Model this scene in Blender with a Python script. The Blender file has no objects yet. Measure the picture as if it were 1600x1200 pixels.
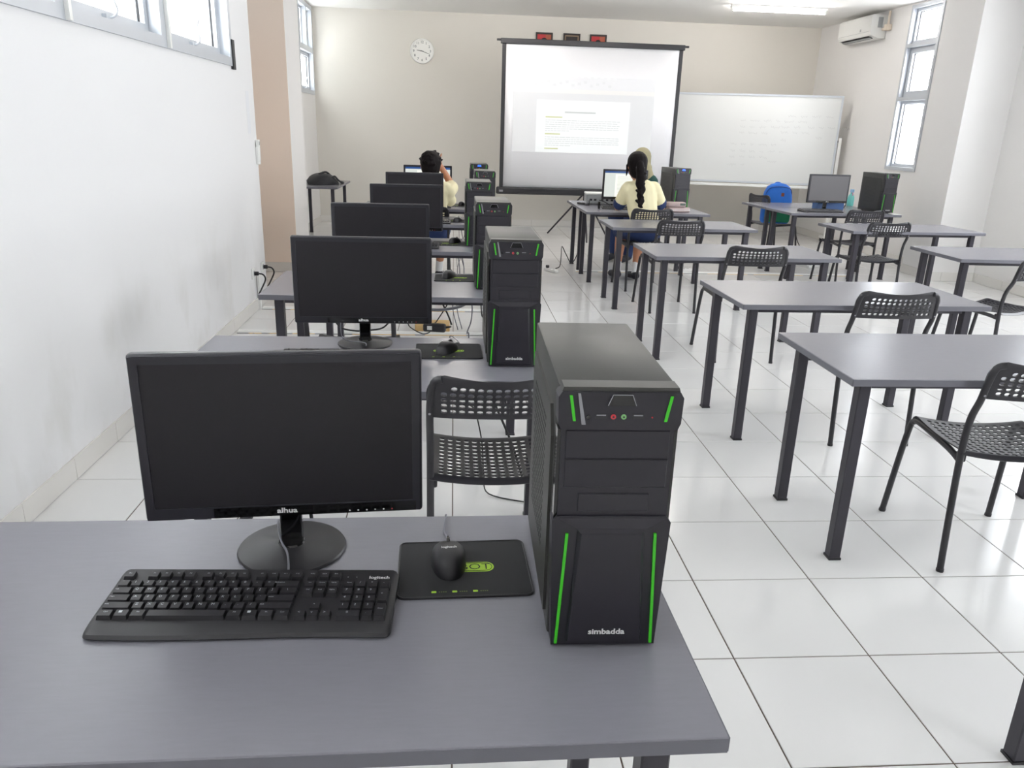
import bpy, bmesh, math, random
from mathutils import Vector, Matrix
random.seed(7)
scene = bpy.context.scene
col = scene.collection
PI = math.pi

# ------------------------------------------------------------------ camera
CAM_H = 1.4104
FPX = 1206.96
YAW, PITCH, ROLL = .0815, .3185, -.0314
def camera():
    cy, sy, cp, sp, cr, sr = (math.cos(YAW), math.sin(YAW), math.cos(PITCH), math.sin(PITCH), math.cos(ROLL), math.sin(ROLL))
    fw = Vector((sy*cp, cy*cp, -sp)); rt = Vector((cy, -sy, 0)); dn = fw.cross(rt)
    r2 = rt*cr + dn*sr; d2 = dn*cr - rt*sr
    m = Matrix((r2, -d2, -fw)).transposed().to_4x4()
    m.translation = Vector((0, 0, CAM_H))
    c = bpy.data.cameras.new('camera'); c.sensor_width = 36; c.lens = FPX/1600*36
    c.clip_start = .02; c.clip_end = 200
    o = bpy.data.objects.new('camera', c); col.objects.link(o); o.matrix_world = m
    scene.camera = o
camera()

# ------------------------------------------------------------------ sky, exposure, daylight
w = bpy.data.worlds.new('sky'); scene.world = w; w.use_nodes = True
bgn = w.node_tree.nodes['Background']
bgn.inputs['Color'].default_value = (.94, .965, 1, 1)
bgn.inputs['Strength'].default_value = 9.3
vs = scene.view_settings
vs.view_transform = 'Standard'; vs.look = 'None'; vs.gamma = 1; vs.use_curve_mapping = False
vs.exposure = .6

def window_portal(loc, rot, sx, sy):
    """guides the sky light through a window opening; gives no light of its own"""
    l = bpy.data.lights.new('sky_portal', 'AREA'); l.shape = 'RECTANGLE'; l.size = sx; l.size_y = sy
    l.cycles.is_portal = True
    o = bpy.data.objects.new('sky_portal', l); col.objects.link(o); o.location = loc; o.rotation_euler = rot
ADDED_RWIN = [(.9, 2.5), (3.0, 4.7), (5.1, 6.85)]  # unseen right windows, added and sized to light the room
for a, b in ADDED_RWIN: window_portal((5.80, (a+b)/2, 1.95), (0, PI/2, 0), 1.75, b-a)
ADDED_BWIN = [(3.4, 4.6)]  # unseen window behind the camera, added to light surfaces facing it
for a, b in ADDED_BWIN: window_portal(((a+b)/2, -1.52, 1.95), (PI/2, 0, 0), b-a, 1.75)
window_portal((5.62, 9.33, 2.0), (0, PI/2, 0), 1.86, .66)
window_portal((-1.75, 2.5, 2.26), (0, -PI/2, 0), 1.0, 6.8)
window_portal((-2.2, 11.46, 2.36), (0, -PI/2, 0), 1.14, 1.03)

# ------------------------------------------------------------------ materials
MATS = {}
def mat(name, rgb, rough=.5, metal=0, noise=0, nscale=8, bump=0, bscale=200, emit=None, estr=0, spec=.5, coat=0, alpha=1, trans=0, stretch=None):
    if name in MATS: return MATS[name]
    m = bpy.data.materials.new(name); m.use_nodes = True
    nt = m.node_tree; b = nt.nodes['Principled BSDF']
    c = (*[((v/255+.055)/1.055)**2.4 if v/255 > .04045 else v/255/12.92 for v in rgb], 1)
    b.inputs['Base Color'].default_value = c
    b.inputs['Roughness'].default_value = rough; b.inputs['Metallic'].default_value = metal
    b.inputs['Specular IOR Level'].default_value = spec
    b.inputs['Coat Weight'].default_value = coat; b.inputs['Coat Roughness'].default_value = .08
    if alpha < 1: b.inputs['Alpha'].default_value = alpha
    if trans: b.inputs['Transmission Weight'].default_value = trans
    if emit:
        b.inputs['Emission Color'].default_value = (*[((v/255+.055)/1.055)**2.4 for v in emit], 1); b.inputs['Emission Strength'].default_value = estr
    tc = None
    if noise or bump:
        tc = nt.nodes.new('ShaderNodeTexCoord'); vec = tc.outputs['Object']
        if stretch:
            mp = nt.nodes.new('ShaderNodeMapping'); mp.inputs['Scale'].default_value = stretch
            nt.links.new(vec, mp.inputs['Vector']); vec = mp.outputs['Vector']
    if noise:
        n = nt.nodes.new('ShaderNodeTexNoise'); n.inputs['Scale'].default_value = nscale; n.inputs['Detail'].default_value = 5
        nt.links.new(vec, n.inputs['Vector'])
        r = nt.nodes.new('ShaderNodeMix'); r.data_type = 'RGBA'
        r.inputs['A'].default_value = (*[max(0, v*(1-noise)) for v in c[:3]], 1); r.inputs['B'].default_value = (*[min(1, v*(1+noise)) for v in c[:3]], 1)
        nt.links.new(n.outputs['Fac'], r.inputs['Factor']); nt.links.new(r.outputs['Result'], b.inputs['Base Color'])
    if bump:
        n2 = nt.nodes.new('ShaderNodeTexNoise'); n2.inputs['Scale'].default_value = bscale
        nt.links.new(vec, n2.inputs['Vector'])
        bp = nt.nodes.new('ShaderNodeBump'); bp.inputs['Strength'].default_value = bump; bp.inputs['Distance'].default_value = .002
        nt.links.new(n2.outputs['Fac'], bp.inputs['Height']); nt.links.new(bp.outputs['Normal'], b.inputs['Normal'])
    MATS[name] = m
    return m

WALL = mat('wall_paint', (233, 231, 229), .75, noise=.02, nscale=2, bump=.08, bscale=60)
WALLB = mat('back_wall_paint', (217, 213, 205), .75, noise=.02, nscale=2, bump=.08, bscale=60)
CEIL = mat('ceiling_paint', (243, 242, 239), .8, noise=.015, nscale=2)
def scuffed_wall():
    m = mat('scuffed_wall_paint', (235, 234, 234), .7, bump=.05, bscale=60)
    nt = m.node_tree; b = nt.nodes['Principled BSDF']
    tc = nt.nodes.new('ShaderNodeTexCoord'); mp = nt.nodes.new('ShaderNodeMapping'); mp.inputs['Scale'].default_value = (1, 1.6, .9)
    n = nt.nodes.new('ShaderNodeTexNoise'); n.inputs['Scale'].default_value = 2.6; n.inputs['Detail'].default_value = 6
    sx = nt.nodes.new('ShaderNodeSeparateXYZ'); mr = nt.nodes.new('ShaderNodeMapRange')
    mr.inputs['From Min'].default_value = .85; mr.inputs['From Max'].default_value = .3
    cr = nt.nodes.new('ShaderNodeMapRange'); cr.inputs['From Min'].default_value = .5; cr.inputs['From Max'].default_value = .78
    mu = nt.nodes.new('ShaderNodeMath'); mu.operation = 'MULTIPLY'
    mx = nt.nodes.new('ShaderNodeMix'); mx.data_type = 'RGBA'
    mx.inputs['A'].default_value = (.83, .825, .83, 1); mx.inputs['B'].default_value = (.72, .71, .69, 1)
    L = nt.links.new
    L(tc.outputs['Object'], mp.inputs['Vector']); L(mp.outputs['Vector'], n.inputs['Vector']); L(tc.outputs['Object'], sx.inputs['Vector'])
    L(sx.outputs['Z'], mr.inputs['Value']); L(n.outputs['Fac'], cr.inputs['Value']); L(mr.outputs['Result'], mu.inputs[0]); L(cr.outputs['Result'], mu.inputs[1])
    L(mu.outputs['Value'], mx.inputs['Factor']); L(mx.outputs['Result'], b.inputs['Base Color'])
    return m
WALLL = scuffed_wall()
TILE = mat('white_floor_tile', (230, 229, 228), .14, noise=.02, nscale=3, spec=.5)
GROUT = mat('brown_grout', (96, 82, 72), .9, noise=.15, nscale=30)
BTILE = mat('baseboard_tile', (228, 225, 220), .25, noise=.02, nscale=3)
ALU = mat('aluminium', (196, 200, 206), .4, .3, noise=.03, nscale=10)
GASKET = mat('window_gasket', (45, 45, 48), .6)
GLASS = mat('window_glass', (240, 246, 244), .02)
def thin_glass(m):
    nt = m.node_tree; nt.nodes.remove(nt.nodes['Principled BSDF']); out = nt.nodes['Material Output']
    a = nt.nodes.new('ShaderNodeBsdfTransparent'); a.inputs['Color'].default_value = (.96, .965, .965, 1)
    b = nt.nodes.new('ShaderNodeBsdfGlossy'); b.inputs['Roughness'].default_value = .02
    x = nt.nodes.new('ShaderNodeMixShader'); x.inputs['Fac'].default_value = .07
    nt.links.new(a.outputs[0], x.inputs[1]); nt.links.new(b.outputs[0], x.inputs[2]); nt.links.new(x.outputs[0], out.inputs['Surface'])
thin_glass(GLASS)
DESK = mat('grey_laminate', (124, 123, 131), .27, noise=.05, nscale=30, bump=.05, bscale=400, stretch=(1, 6, 1))
DESKE = mat('desk_edge_band', (104, 104, 112), .45, noise=.04, nscale=20)
STEEL = mat('charcoal_steel', (54, 52, 60), .4, .25, noise=.06, nscale=40)
BLK = mat('black_plastic', (33, 32, 36), .42, noise=.05, nscale=60, bump=.05, bscale=600)
CHAIRP = mat('chair_plastic', (39, 38, 43), .38, noise=.05, nscale=40)
GLOSS = mat('gloss_black', (14, 14, 16), .08, coat=.5)
SCR = mat('dark_panel', (36, 34, 38), .35, spec=.35)
SCR_SHEEN = mat('panel_painted_reflection', (112, 110, 112), .14, spec=.5)  # pale window reflection painted into the panel's base colour
TOWERM = mat('tower_sheet_metal', (60, 60, 58), .42, .2, noise=.04, nscale=60, bump=.06, bscale=700)
TOWERF = mat('tower_front_plastic', (34, 32, 40), .4, noise=.05, nscale=80, bump=.05, bscale=800)
BEZEL = mat('monitor_bezel', (40, 39, 46), .3, noise=.03, nscale=60)
GREEN = mat('green_strip', (62, 190, 34), .35)
SILVER = mat('silver_trim', (150, 150, 155), .35, .5)
LETTER = mat('white_print', (215, 215, 215), .5)
KEYL = mat('key_lettering', (190, 195, 200), .5)
PADM = mat('mouse_mat_cloth', (30, 30, 33), .8, noise=.08, nscale=300)
LIME = mat('lime_print', (160, 200, 50), .6)
RED = mat('red_jack', (200, 60, 70), .4)
PALEG = mat('green_jack', (130, 190, 120), .4)
BLUEL = mat('blue_light', (40, 90, 230), .4, emit=(40, 100, 255), estr=1.2)
CABLE = mat('black_cable', (30, 30, 32), .5)
CABLEG = mat('grey_cable', (120, 120, 128), .5)
WPLAS = mat('white_plastic', (236, 236, 233), .35, noise=.02, nscale=10)
GPLAS = mat('grey_plastic', (170, 172, 174), .45, noise=.04, nscale=30)
SCREENW = mat('screen_fabric', (248, 248, 251), .85, noise=.015, nscale=3)
WBOARD = mat('whiteboard_enamel', (219, 220, 218), .2, noise=.01, nscale=3)
INK = mat('faded_ink', (172, 172, 172), .6)
YEL = mat('cream_shirt_cloth', (233, 224, 186), .85, noise=.05, nscale=40)
NAVY = mat('navy_cloth', (34, 52, 96), .85, noise=.1, nscale=40)
SKIN = mat('skin', (190, 132, 100), .55, noise=.05, nscale=30)
HAIR = mat('black_hair', (19, 13, 15), .6, noise=.3, nscale=60, spec=.15, bump=.3, bscale=90, stretch=(1, 1, .15))
KHAKI = mat('khaki_headscarf', (152, 146, 118), .85, noise=.06, nscale=30)
TEAL = mat('dark_green_blouse', (28, 70, 66), .8, noise=.3, nscale=25)
SHOE = mat('black_shoe', (28, 30, 40), .6)
SOCK = mat('white_sock', (235, 235, 235), .9)
BLUE = mat('blue_nylon', (16, 102, 196), .6, noise=.08, nscale=30)
EMER = mat('green_nylon', (10, 130, 90), .65, noise=.08, nscale=30)
BAGK = mat('black_nylon', (26, 27, 32), .6, noise=.15, nscale=20)
PINK = mat('pink_grey_case', (178, 160, 158), .6, noise=.06, nscale=20)
WOOD = mat('raw_wood', (205, 172, 118), .7, noise=.12, nscale=12, stretch=(1, 8, 1))
BROWN = mat('brown_leather_patch', (130, 70, 45), .7)
PAPER = mat('paper', (240, 240, 236), .8)

# ------------------------------------------------------------------ mesh helpers
class MB:
    def __init__(s): s.v = []; s.f = []; s.m = []
    def add(s, vs, fs, mi=0, M=None):
        k = len(s.v)
        s.v += [tuple(M @ Vector(p)) if M else tuple(p) for p in vs]
        s.f += [tuple(i+k for i in f) for f in fs]; s.m += [mi]*len(fs); return s
    def box(s, x0, x1, y0, y1, z0, z1, mi=0, M=None):
        v = [(x0,y0,z0),(x1,y0,z0),(x1,y1,z0),(x0,y1,z0),(x0,y0,z1),(x1,y0,z1),(x1,y1,z1),(x0,y1,z1)]
        return s.add(v, [(3,2,1,0),(4,5,6,7),(0,1,5,4),(1,2,6,5),(2,3,7,6),(3,0,4,7)], mi, M)
    def rbox(s, x0, x1, y0, y1, z0, z1, r=.005, seg=2, mi=0, M=None):
        bm = bmesh.new(); bmesh.ops.create_cube(bm, size=1)
        for v in bm.verts:
            v.co = Vector(((x0+x1)/2+v.co.x*(x1-x0), (y0+y1)/2+v.co.y*(y1-y0), (z0+z1)/2+v.co.z*(z1-z0)))
        bmesh.ops.bevel(bm, geom=bm.edges[:], offset=min(r, .49*min(x1-x0, y1-y0, z1-z0)), segments=seg, profile=.5, affect='EDGES')
        bm.verts.index_update()
        s.add([v.co[:] for v in bm.verts], [[v.index for v in f.verts] for f in bm.faces], mi, M); bm.free(); return s
    def tube(s, path, r, n=8, mi=0, M=None, square=False):
        P = [Vector(p) for p in path]; vs = []; fs = []
        up = None
        for i, p in enumerate(P):
            t = (P[min(i+1, len(P)-1)] - P[max(i-1, 0)])
            if t.length < 1e-9: t = Vector((0, 0, 1))
            t.normalize()
            if up is None:
                up = Vector((0, 0, 1)) if abs(t.z) < .9 else Vector((0, 1, 0))
            a = t.cross(up)
            if a.length < 1e-5: a = t.cross(Vector((1, 0, 0)))
            a.normalize(); b = a.cross(t).normalized(); up = b
            rr = r[i] if isinstance(r, (list, tuple)) else r
            for k in range(n):
                an = 2*PI*(k+.5)/n
                q = p + (a*math.cos(an)+b*math.sin(an))*rr*(1.414 if square else 1); vs.append(q[:])
        for i in range(len(P)-1):
            for k in range(n):
                fs.append((i*n+k, i*n+(k+1) % n, (i+1)*n+(k+1) % n, (i+1)*n+k))
        fs.append(tuple(range(n-1, -1, -1))); fs.append(tuple((len(P)-1)*n+k for k in range(n)))
        fs = [f[::-1] for f in fs]
        return s.add(vs, fs, mi, M)
    def lathe(s, prof, n=24, mi=0, M=None):
        vs = []; fs = []
        for r, z in prof:
            for k in range(n): vs.append((r*math.cos(2*PI*k/n), r*math.sin(2*PI*k/n), z))
        for i in range(len(prof)-1):
            for k in range(n): fs.append((i*n+k, i*n+(k+1) % n, (i+1)*n+(k+1) % n, (i+1)*n+k))
        fs.append(tuple(range(n-1, -1, -1))); fs.append(tuple((len(prof)-1)*n+k for k in range(n)))
        return s.add(vs, fs, mi, M)
    def prism(s, poly, d0, d1, axis='y', mi=0, M=None):
        # poly in (x,z) for axis y ; (x,y) for axis z ; (y,z) for axis x
        def P(a, b, d): return (a, d, b) if axis == 'y' else (a, b, d) if axis == 'z' else (d, a, b)
        n = len(poly)
        vs = [P(a, b, d0) for a, b in poly]+[P(a, b, d1) for a, b in poly]
        fs = [tuple(range(n)), tuple(range(2*n-1, n-1, -1))]+[(k, k+n, (k+1) % n+n, (k+1) % n) for k in range(n)]
        return s.add(vs, fs, mi, M)
    def ball(s, c, r, n=12, mi=0, M=None):
        vs = []; fs = []; R = r if isinstance(r, (tuple, list)) else (r, r, r); m = n//2
        for i in range(m+1):
            th = PI*i/m
            for k in range(n):
                vs.append((c[0]+R[0]*math.sin(th)*math.cos(2*PI*k/n), c[1]+R[1]*math.sin(th)*math.sin(2*PI*k/n), c[2]+R[2]*math.cos(th)))
        for i in range(m):
            for k in range(n): fs.append((i*n+k, (i+1)*n+k, (i+1)*n+(k+1) % n, i*n+(k+1) % n))
        return s.add(vs, fs, mi, M)
    def mesh(s, name, mats, smooth=None):
        me = bpy.data.meshes.new(name); me.from_pydata(s.v, [], s.f)
        mats = mats if isinstance(mats, (list, tuple)) else [mats]
        for m in mats: me.materials.append(m)
        if len(mats) > 1: me.polygons.foreach_set('material_index', s.m)
        bm = bmesh.new(); bm.from_mesh(me); bmesh.ops.remove_doubles(bm, verts=bm.verts[:], dist=1e-6); bmesh.ops.recalc_face_normals(bm, faces=bm.faces[:]); bm.to_mesh(me); bm.free()
        if smooth:
            me.shade_smooth(); me.set_sharp_from_angle(angle=math.radians(smooth))
        me.update(); return me
    def build(s, name, mats, parent=None, smooth=None, loc=(0, 0, 0), rz=0):
        return link(name, s.mesh(name, mats, smooth), parent, loc, rz)
def link(name, me, parent=None, loc=(0, 0, 0), rz=0):
    o = bpy.data.objects.new(name, me); col.objects.link(o); o.location = loc; o.rotation_euler = (0, 0, rz)
    if parent: o.parent = parent
    return o
def tag(o, label=None, cat=None, group=None, kind=None):
    if label: o['label'] = label
    if cat: o['category'] = cat
    if group: o['group'] = group
    if kind: o['kind'] = kind
    return o
def thing(name, label, cat, loc=(0, 0, 0), rz=0, group=None):
    return tag(link(name, None, None, loc, rz), label, cat, group)
def copy_tree(o, parent=None):
    c = o.copy(); col.objects.link(c); c.parent = parent
    for ch in list(o.children): copy_tree(ch, c)
    return c
def struct(o): return tag(o, kind='structure')
def curve_pts(P, sub=6):
    P = [Vector(p) for p in P]; out = []
    for i in range(len(P)-1):
        p0, p1, p2, p3 = P[max(i-1, 0)], P[i], P[i+1], P[min(i+2, len(P)-1)]
        for k in range(sub):
            t = k/sub
            out.append(.5*((2*p1)+(p2-p0)*t+(2*p0-5*p1+4*p2-p3)*t*t+(3*p1-p0-3*p2+p3)*t**3))
    out.append(P[-1]); return out
_tc = {}
def text_geo(s, size, bold=0):
    """centred flat glyph mesh in the xy plane: (verts, faces)"""
    if (s, size, bold) in _tc: return _tc[(s, size, bold)]
    cu = bpy.data.curves.new('t', 'FONT'); cu.body = s; cu.size = size; cu.align_x = 'CENTER'; cu.align_y = 'CENTER'; cu.resolution_u = 2; cu.offset = bold
    o = bpy.data.objects.new('t', cu); col.objects.link(o)
    dg = bpy.context.evaluated_depsgraph_get(); me = o.evaluated_get(dg).to_mesh()
    r = ([v.co[:] for v in me.vertices], [tuple(p.vertices) for p in me.polygons])
    o.evaluated_get(dg).to_mesh_clear(); bpy.data.objects.remove(o); bpy.data.curves.remove(cu)
    _tc[(s, size, bold)] = r; return r
UPY = Matrix(((1,0,0,0),(0,0,-1,0),(0,1,0,0),(0,0,0,1)))     # xy plane -> xz plane facing -y

# camera projection (only to rank which floor tiles show largest)
CMI = scene.camera.matrix_world.inverted()
def px(p):
    c = CMI @ Vector(p)
    return None if c.z > -.05 else (800+FPX*c.x/-c.z, 600-FPX*c.y/-c.z)

# ------------------------------------------------------------------ room shell
XL, XLO, XR, XRF, YB, YF, ZC = -1.53, -1.99, 5.57, 5.384, 12.04, -1.3, 2.95
PLY0, PLY1, PRY0, PRY1, XPR = 7.77, 8.45, 7.86, 8.42, 5.09
floor = struct(MB().box(XLO-.2, XR+.3, YF, YB+.2, -.12, -.0025).build('floor', GROUT))
GX, GY, TS, GAP = 1.2046, 2.5906, .4, .0042
def tile_geo(x0, x1, y0, y1):
    b = .0012; z = 0; h = -.004
    v = [(x0,y0,h),(x1,y0,h),(x1,y1,h),(x0,y1,h),(x0,y0,z-b),(x1,y0,z-b),(x1,y1,z-b),(x0,y1,z-b),(x0+b,y0+b,z),(x1-b,y0+b,z),(x1-b,y1-b,z),(x0+b,y1-b,z)]
    f = [(8,9,10,11)]
    for k in range(4):
        f += [(k,(k+1)%4,4+(k+1)%4,4+k), (4+k,4+(k+1)%4,8+(k+1)%4,8+k)]
    return v, f
tiles = []
i0 = math.floor((XLO-GX)/TS); j0 = math.floor((YF-GY)/TS)
for i in range(i0, math.ceil((XR-GX)/TS)):
    for j in range(j0, math.ceil((YB-GY)/TS)):
        x0, x1 = max(GX+i*TS, XLO)+GAP/2, min(GX+(i+1)*TS, XR)-GAP/2
        y0, y1 = max(GY+j*TS, YF)+GAP/2, min(GY+(j+1)*TS, YB)-GAP/2
        if x1-x0 < .02 or y1-y0 < .02: continue
        q = [px((x, y, 0)) for x, y in ((x0,y0),(x1,y0),(x1,y1),(x0,y1))]
        c = px(((x0+x1)/2, (y0+y1)/2, 0))
        area = 0
        if all(q) and c and -60 < c[0] < 1660 and 0 < c[1] < 1290 and (x0+x1)/2 > XL-.05:
            area = abs(sum(q[k][0]*q[(k+1) % 4][1]-q[(k+1) % 4][0]*q[k][1] for k in range(4)))/2
        tiles.append((area, x0, x1, y0, y1))
tiles.sort(key=lambda t: -t[0])
v, f = tile_geo(-TS/2+GAP/2, TS/2-GAP/2, -TS/2+GAP/2, TS/2-GAP/2)
TILEM = MB().add(v, f).mesh('floor_tile', TILE)
rest = MB()
for n, (a, x0, x1, y0, y1) in enumerate(tiles):
    full = abs(x1-x0-TS+GAP) < 1e-4 and abs(y1-y0-TS+GAP) < 1e-4
    if n < 295 and a > 0:
        if full: link('floor_tile', TILEM, floor, ((x0+x1)/2, (y0+y1)/2, 0))
        else:
            hx, hy = (x1-x0)/2, (y1-y0)/2; v, f = tile_geo(-hx, hx, -hy, hy)
            MB().add(v, f).build('floor_tile', TILE, floor, loc=((x0+x1)/2, (y0+y1)/2, 0))
    else:
        v, f = tile_geo(x0, x1, y0, y1); rest.add(v, f)
tag(rest.build('floor_tile_field', TILE, floor), kind='stuff')

# window openings: left near wall (ribbon), right near wall (tall, added for daylight), far left, far right
LWY, LWZ = (-.9, 5.88), (1.765, 2.75)
FLY, FLZ = (10.95, 11.98), (1.79, 2.93)
FRY, FRZ = (9.0, 9.66), (1.075, 2.93)
def wall_x(name, m, x0, x1, ya, yb, holes):
    """wall slab parallel to y with rectangular holes [(y0,y1,z0,z1)], z from -.1 to ZC"""
    b = MB(); ys = sorted({ya, yb, *[h[0] for h in holes], *[h[1] for h in holes]})
    for a, c in zip(ys, ys[1:]):
        hs = [h for h in holes if h[0] <= a+1e-6 and h[1] >= c-1e-6]
        if not hs: b.box(x0, x1, a, c, -.1, ZC)
        else:
            h = hs[0]; b.box(x0, x1, a, c, -.1, h[2]); b.box(x0, x1, a, c, h[3], ZC)
    return struct(b.build(name, m))
wall_x('wall_left', WALLL, XL-.14, XL, YF, 6.44, [(*LWY, *LWZ)])
struct(MB().box(XLO, XL-.14, 6.30, 6.44, -.1, ZC).build('wall_left_return', WALL))
WARM_BOUNCE = mat('wall_paint_warm_bounce', (245, 230, 217), .75, noise=.02, nscale=2, bump=.08, bscale=60)  # warm bounce light from the recess put into the pillar front's colour
struct(MB().box(XLO, XL, PLY0+.004, PLY1, -.1, ZC).build('wall_left_pillar', WALL))
struct(MB().box(XLO, XL-.0005, PLY0, PLY0+.004, -.1, ZC).build('wall_left_pillar_front', WARM_BOUNCE))
d1 = struct(MB().box(XLO+.001, XLO+.05, 6.62, 7.60, .001, 2.12).build('added_door_1', mat('added_door_wood', (214, 186, 160), .5, noise=.1, nscale=6, stretch=(1, 6, .4))))  # unseen door, added to bounce warm light onto the pillar
MB().rbox(XLO+.05, XLO+.10, 6.70, 6.82, .98, 1.01, .008, 2).build('added_door_handle', SILVER, d1)
wall_x('wall_left_far', WALL, XLO-.15, XLO, 6.30, YB, [(*FLY, *FLZ)])
struct(MB().box(XLO-.15, XR+.2, YB, YB+.15, -.1, ZC).build('wall_back', WALLB))
b = MB(); xs = [XL-.14]+[q for w_ in ADDED_BWIN for q in w_]+[XR+.15]
for k in range(0, len(xs), 2): b.box(xs[k], xs[k+1], YF-.15, YF, -.1, ZC)
for a, c in ADDED_BWIN: b.box(a, c, YF-.15, YF, -.1, 1.075); b.box(a, c, YF-.15, YF, 2.82, ZC)
struct(b.build('wall_rear', WALL))
for n, (a, c) in enumerate(ADDED_BWIN):  # frame and panes of the added rear window
    b = MB()
    for (x0, x1, z0, z1) in ((a, c, 1.075, 1.115), (a, c, 2.78, 2.82), (a, a+.04, 1.115, 2.78), (c-.04, c, 1.115, 2.78), ((a+c)/2-.025, (a+c)/2+.025, 1.115, 2.78)): b.box(x0, x1, YF-.12, YF+.012, z0, z1)
    win = struct(b.build('window_%d' % (n+8), ALU))
    for x0, x1 in ((a+.04, (a+c)/2-.025), ((a+c)/2+.025, c-.04)): MB().box(x0, x1, YF-.06, YF-.054, 1.115, 2.78).build('pane', GLASS, win)
wall_x('wall_right', WALL, XR, XR+.15, YF, PRY0, [(a, b, 1.075, 2.82) for a, b in ADDED_RWIN])
struct(MB().box(XPR, XR+.15, PRY0, PRY1, -.1, ZC).build('wall_right_pillar', WALL))
wall_x('wall_right_far', WALL, XRF, XRF+.15, PRY1, YB, [(*FRY, *FRZ)])
struct(MB().box(XLO-.15, XR+.2, YF, YB+.15, ZC, ZC+.12).build('ceiling', CEIL))

# baseboards of tile pieces
def baseboard(name, p0, p1, nrm, phase):
    """p0,p1 along one axis; pieces .4 long stand proud of the wall towards nrm"""
    root = struct(MB().box(min(p0[0], p1[0], p0[0]+nrm[0]*.003, p1[0]+nrm[0]*.003), max(p0[0], p1[0], p0[0]+nrm[0]*.003, p1[0]+nrm[0]*.003),
                    min(p0[1], p1[1], p0[1]+nrm[1]*.003, p1[1]+nrm[1]*.003), max(p0[1], p1[1], p0[1]+nrm[1]*.003, p1[1]+nrm[1]*.003), .001, .094).build(name, mat('baseboard_joint', (178, 172, 166), .9)))
    ax = 0 if abs(p1[0]-p0[0]) > abs(p1[1]-p0[1]) else 1
    a, b = sorted((p0[ax], p1[ax])); k = math.floor((a-phase)/TS); L = []
    while phase+k*TS < b:
        s0, s1 = max(a, phase+k*TS)+.0015, min(b, phase+(k+1)*TS)-.0015; k += 1
        if s1-s0 < .01: continue
        o = 1-ax; base = p0[o]; t0, t1 = sorted((base+nrm[o]*.0005, base+nrm[o]*.008))
        bb = MB()
        if ax == 0: bb.box(s0, s1, t0, t1, .002, .095)
        else: bb.box(t0, t1, s0, s1, .002, .095)
        bb.build('baseboard_tile', BTILE, root)
baseboard('baseboard_left', (XL, YF), (XL, 6.44), (1, 0), GY)
baseboard('baseboard_left_pillar', (XLO, PLY0), (XL, PLY0), (0, -1), GX)
baseboard('baseboard_left_pillar_side', (XL, PLY0), (XL, PLY1), (1, 0), GY)
baseboard('baseboard_left_far', (XLO, PLY1), (XLO, YB), (1, 0), GY)
baseboard('baseboard_back', (XLO, YB), (XRF, YB), (0, -1), GX)
baseboard('baseboard_right_far', (XRF, PRY1), (XRF, YB), (-1, 0), GY)
baseboard('baseboard_right_pillar_side', (XPR, PRY0), (XPR, PRY1), (-1, 0), GY)
baseboard('baseboard_right_pillar', (XPR, PRY0), (XR, PRY0), (0, -1), GX)
baseboard('baseboard_right', (XR, 3.0), (XR, PRY0), (-1, 0), GY)

# windows
def rect_frame(b, x0, x1, ya, yb, za, zb, t, mi=0):
    b.box(x0, x1, ya, yb, za, za+t, mi); b.box(x0, x1, ya, yb, zb-t, zb, mi)
    b.box(x0, x1, ya, ya+t, za+t, zb-t, mi); b.box(x0, x1, yb-t, yb, za+t, zb-t, mi)
def sash(parent, xa, xb, ya, yb, za, zb, hook=None, t=.045):
    b = MB(); rect_frame(b, xa, xb, ya, yb, za, zb, t); s = b.build('sash', ALU, parent)
    xm = (xa+xb)/2; g = MB(); rect_frame(g, xm-.005, xm+.005, ya+t, yb-t, za+t, zb-t, .006); g.build('gasket', GASKET, s)
    MB().box(xm-.003, xm+.003, ya+t+.004, yb-t-.004, za+t+.004, zb-t-.004).build('pane', GLASS, s)
    if hook:
        ym = (ya+yb)/2
        MB().tube(curve_pts([(hook, ym-.03, za+.02), (hook+.03, ym, za+.02), (hook+.045, ym+.015, za+.05), (hook+.03, ym+.02, za+.11), (hook+.05, ym+.02, za+.16)]), .006, 8).build('handle', ALU, s, smooth=50)
        MB().box(hook-.005, hook+.02, ym-.05, ym+.03, za+.01, za+.028).build('latch', ALU, s)
# window_1: ribbon on the near left wall
b = MB(); rect_frame(b, XL-.13, XL+.012, *LWY, *LWZ, .055)
muls = [LWY[0]+.03, .12, 1.22, 2.32, 3.42, 4.56, LWY[1]-.03]
for y in muls[1:-1]: b.box(XL-.13, XL+.012, y-.05, y+.05, LWZ[0]+.055, LWZ[1]-.055)
win = struct(b.build('window_1', ALU))
for y0, y1 in zip(muls, muls[1:]): sash(win, XL-.11, XL-.05, y0+.052, y1-.052, LWZ[0]+.057, LWZ[1]-.057, XL-.05)
for y in muls[1:-1]: MB().box(XL+.0122, XL+.03, y+.02, y+.045, LWZ[0]+.001, LWZ[1]-.001).build('mullion_cover', WPLAS, win)
MB().box(XL+.0005, XL+.02, 5.86, 5.915, LWZ[0]-.02, LWZ[0]+.17).build('corner_gasket', GASKET, win)
# window_2: far left
b = MB(); rect_frame(b, XLO-.12, XLO+.012, *FLY, *FLZ, .05); b.box(XLO-.12, XLO+.012, FLY[0]+.05, FLY[1]-.05, 2.33, 2.40)
b.box(XLO-.12, XLO+.012, 11.5, 11.56, 2.40, FLZ[1]-.05)
win = struct(b.build('window_2', ALU))
sash(win, XLO-.1, XLO-.05, FLY[0]+.053, FLY[1]-.053, FLZ[0]+.053, 2.328, XLO-.05)
for a, c in ((FLY[0]+.053, 11.498), (11.562, FLY[1]-.053)): sash(win, XLO-.1, XLO-.05, a, c, 2.402, FLZ[1]-.053, t=.025)
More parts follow.
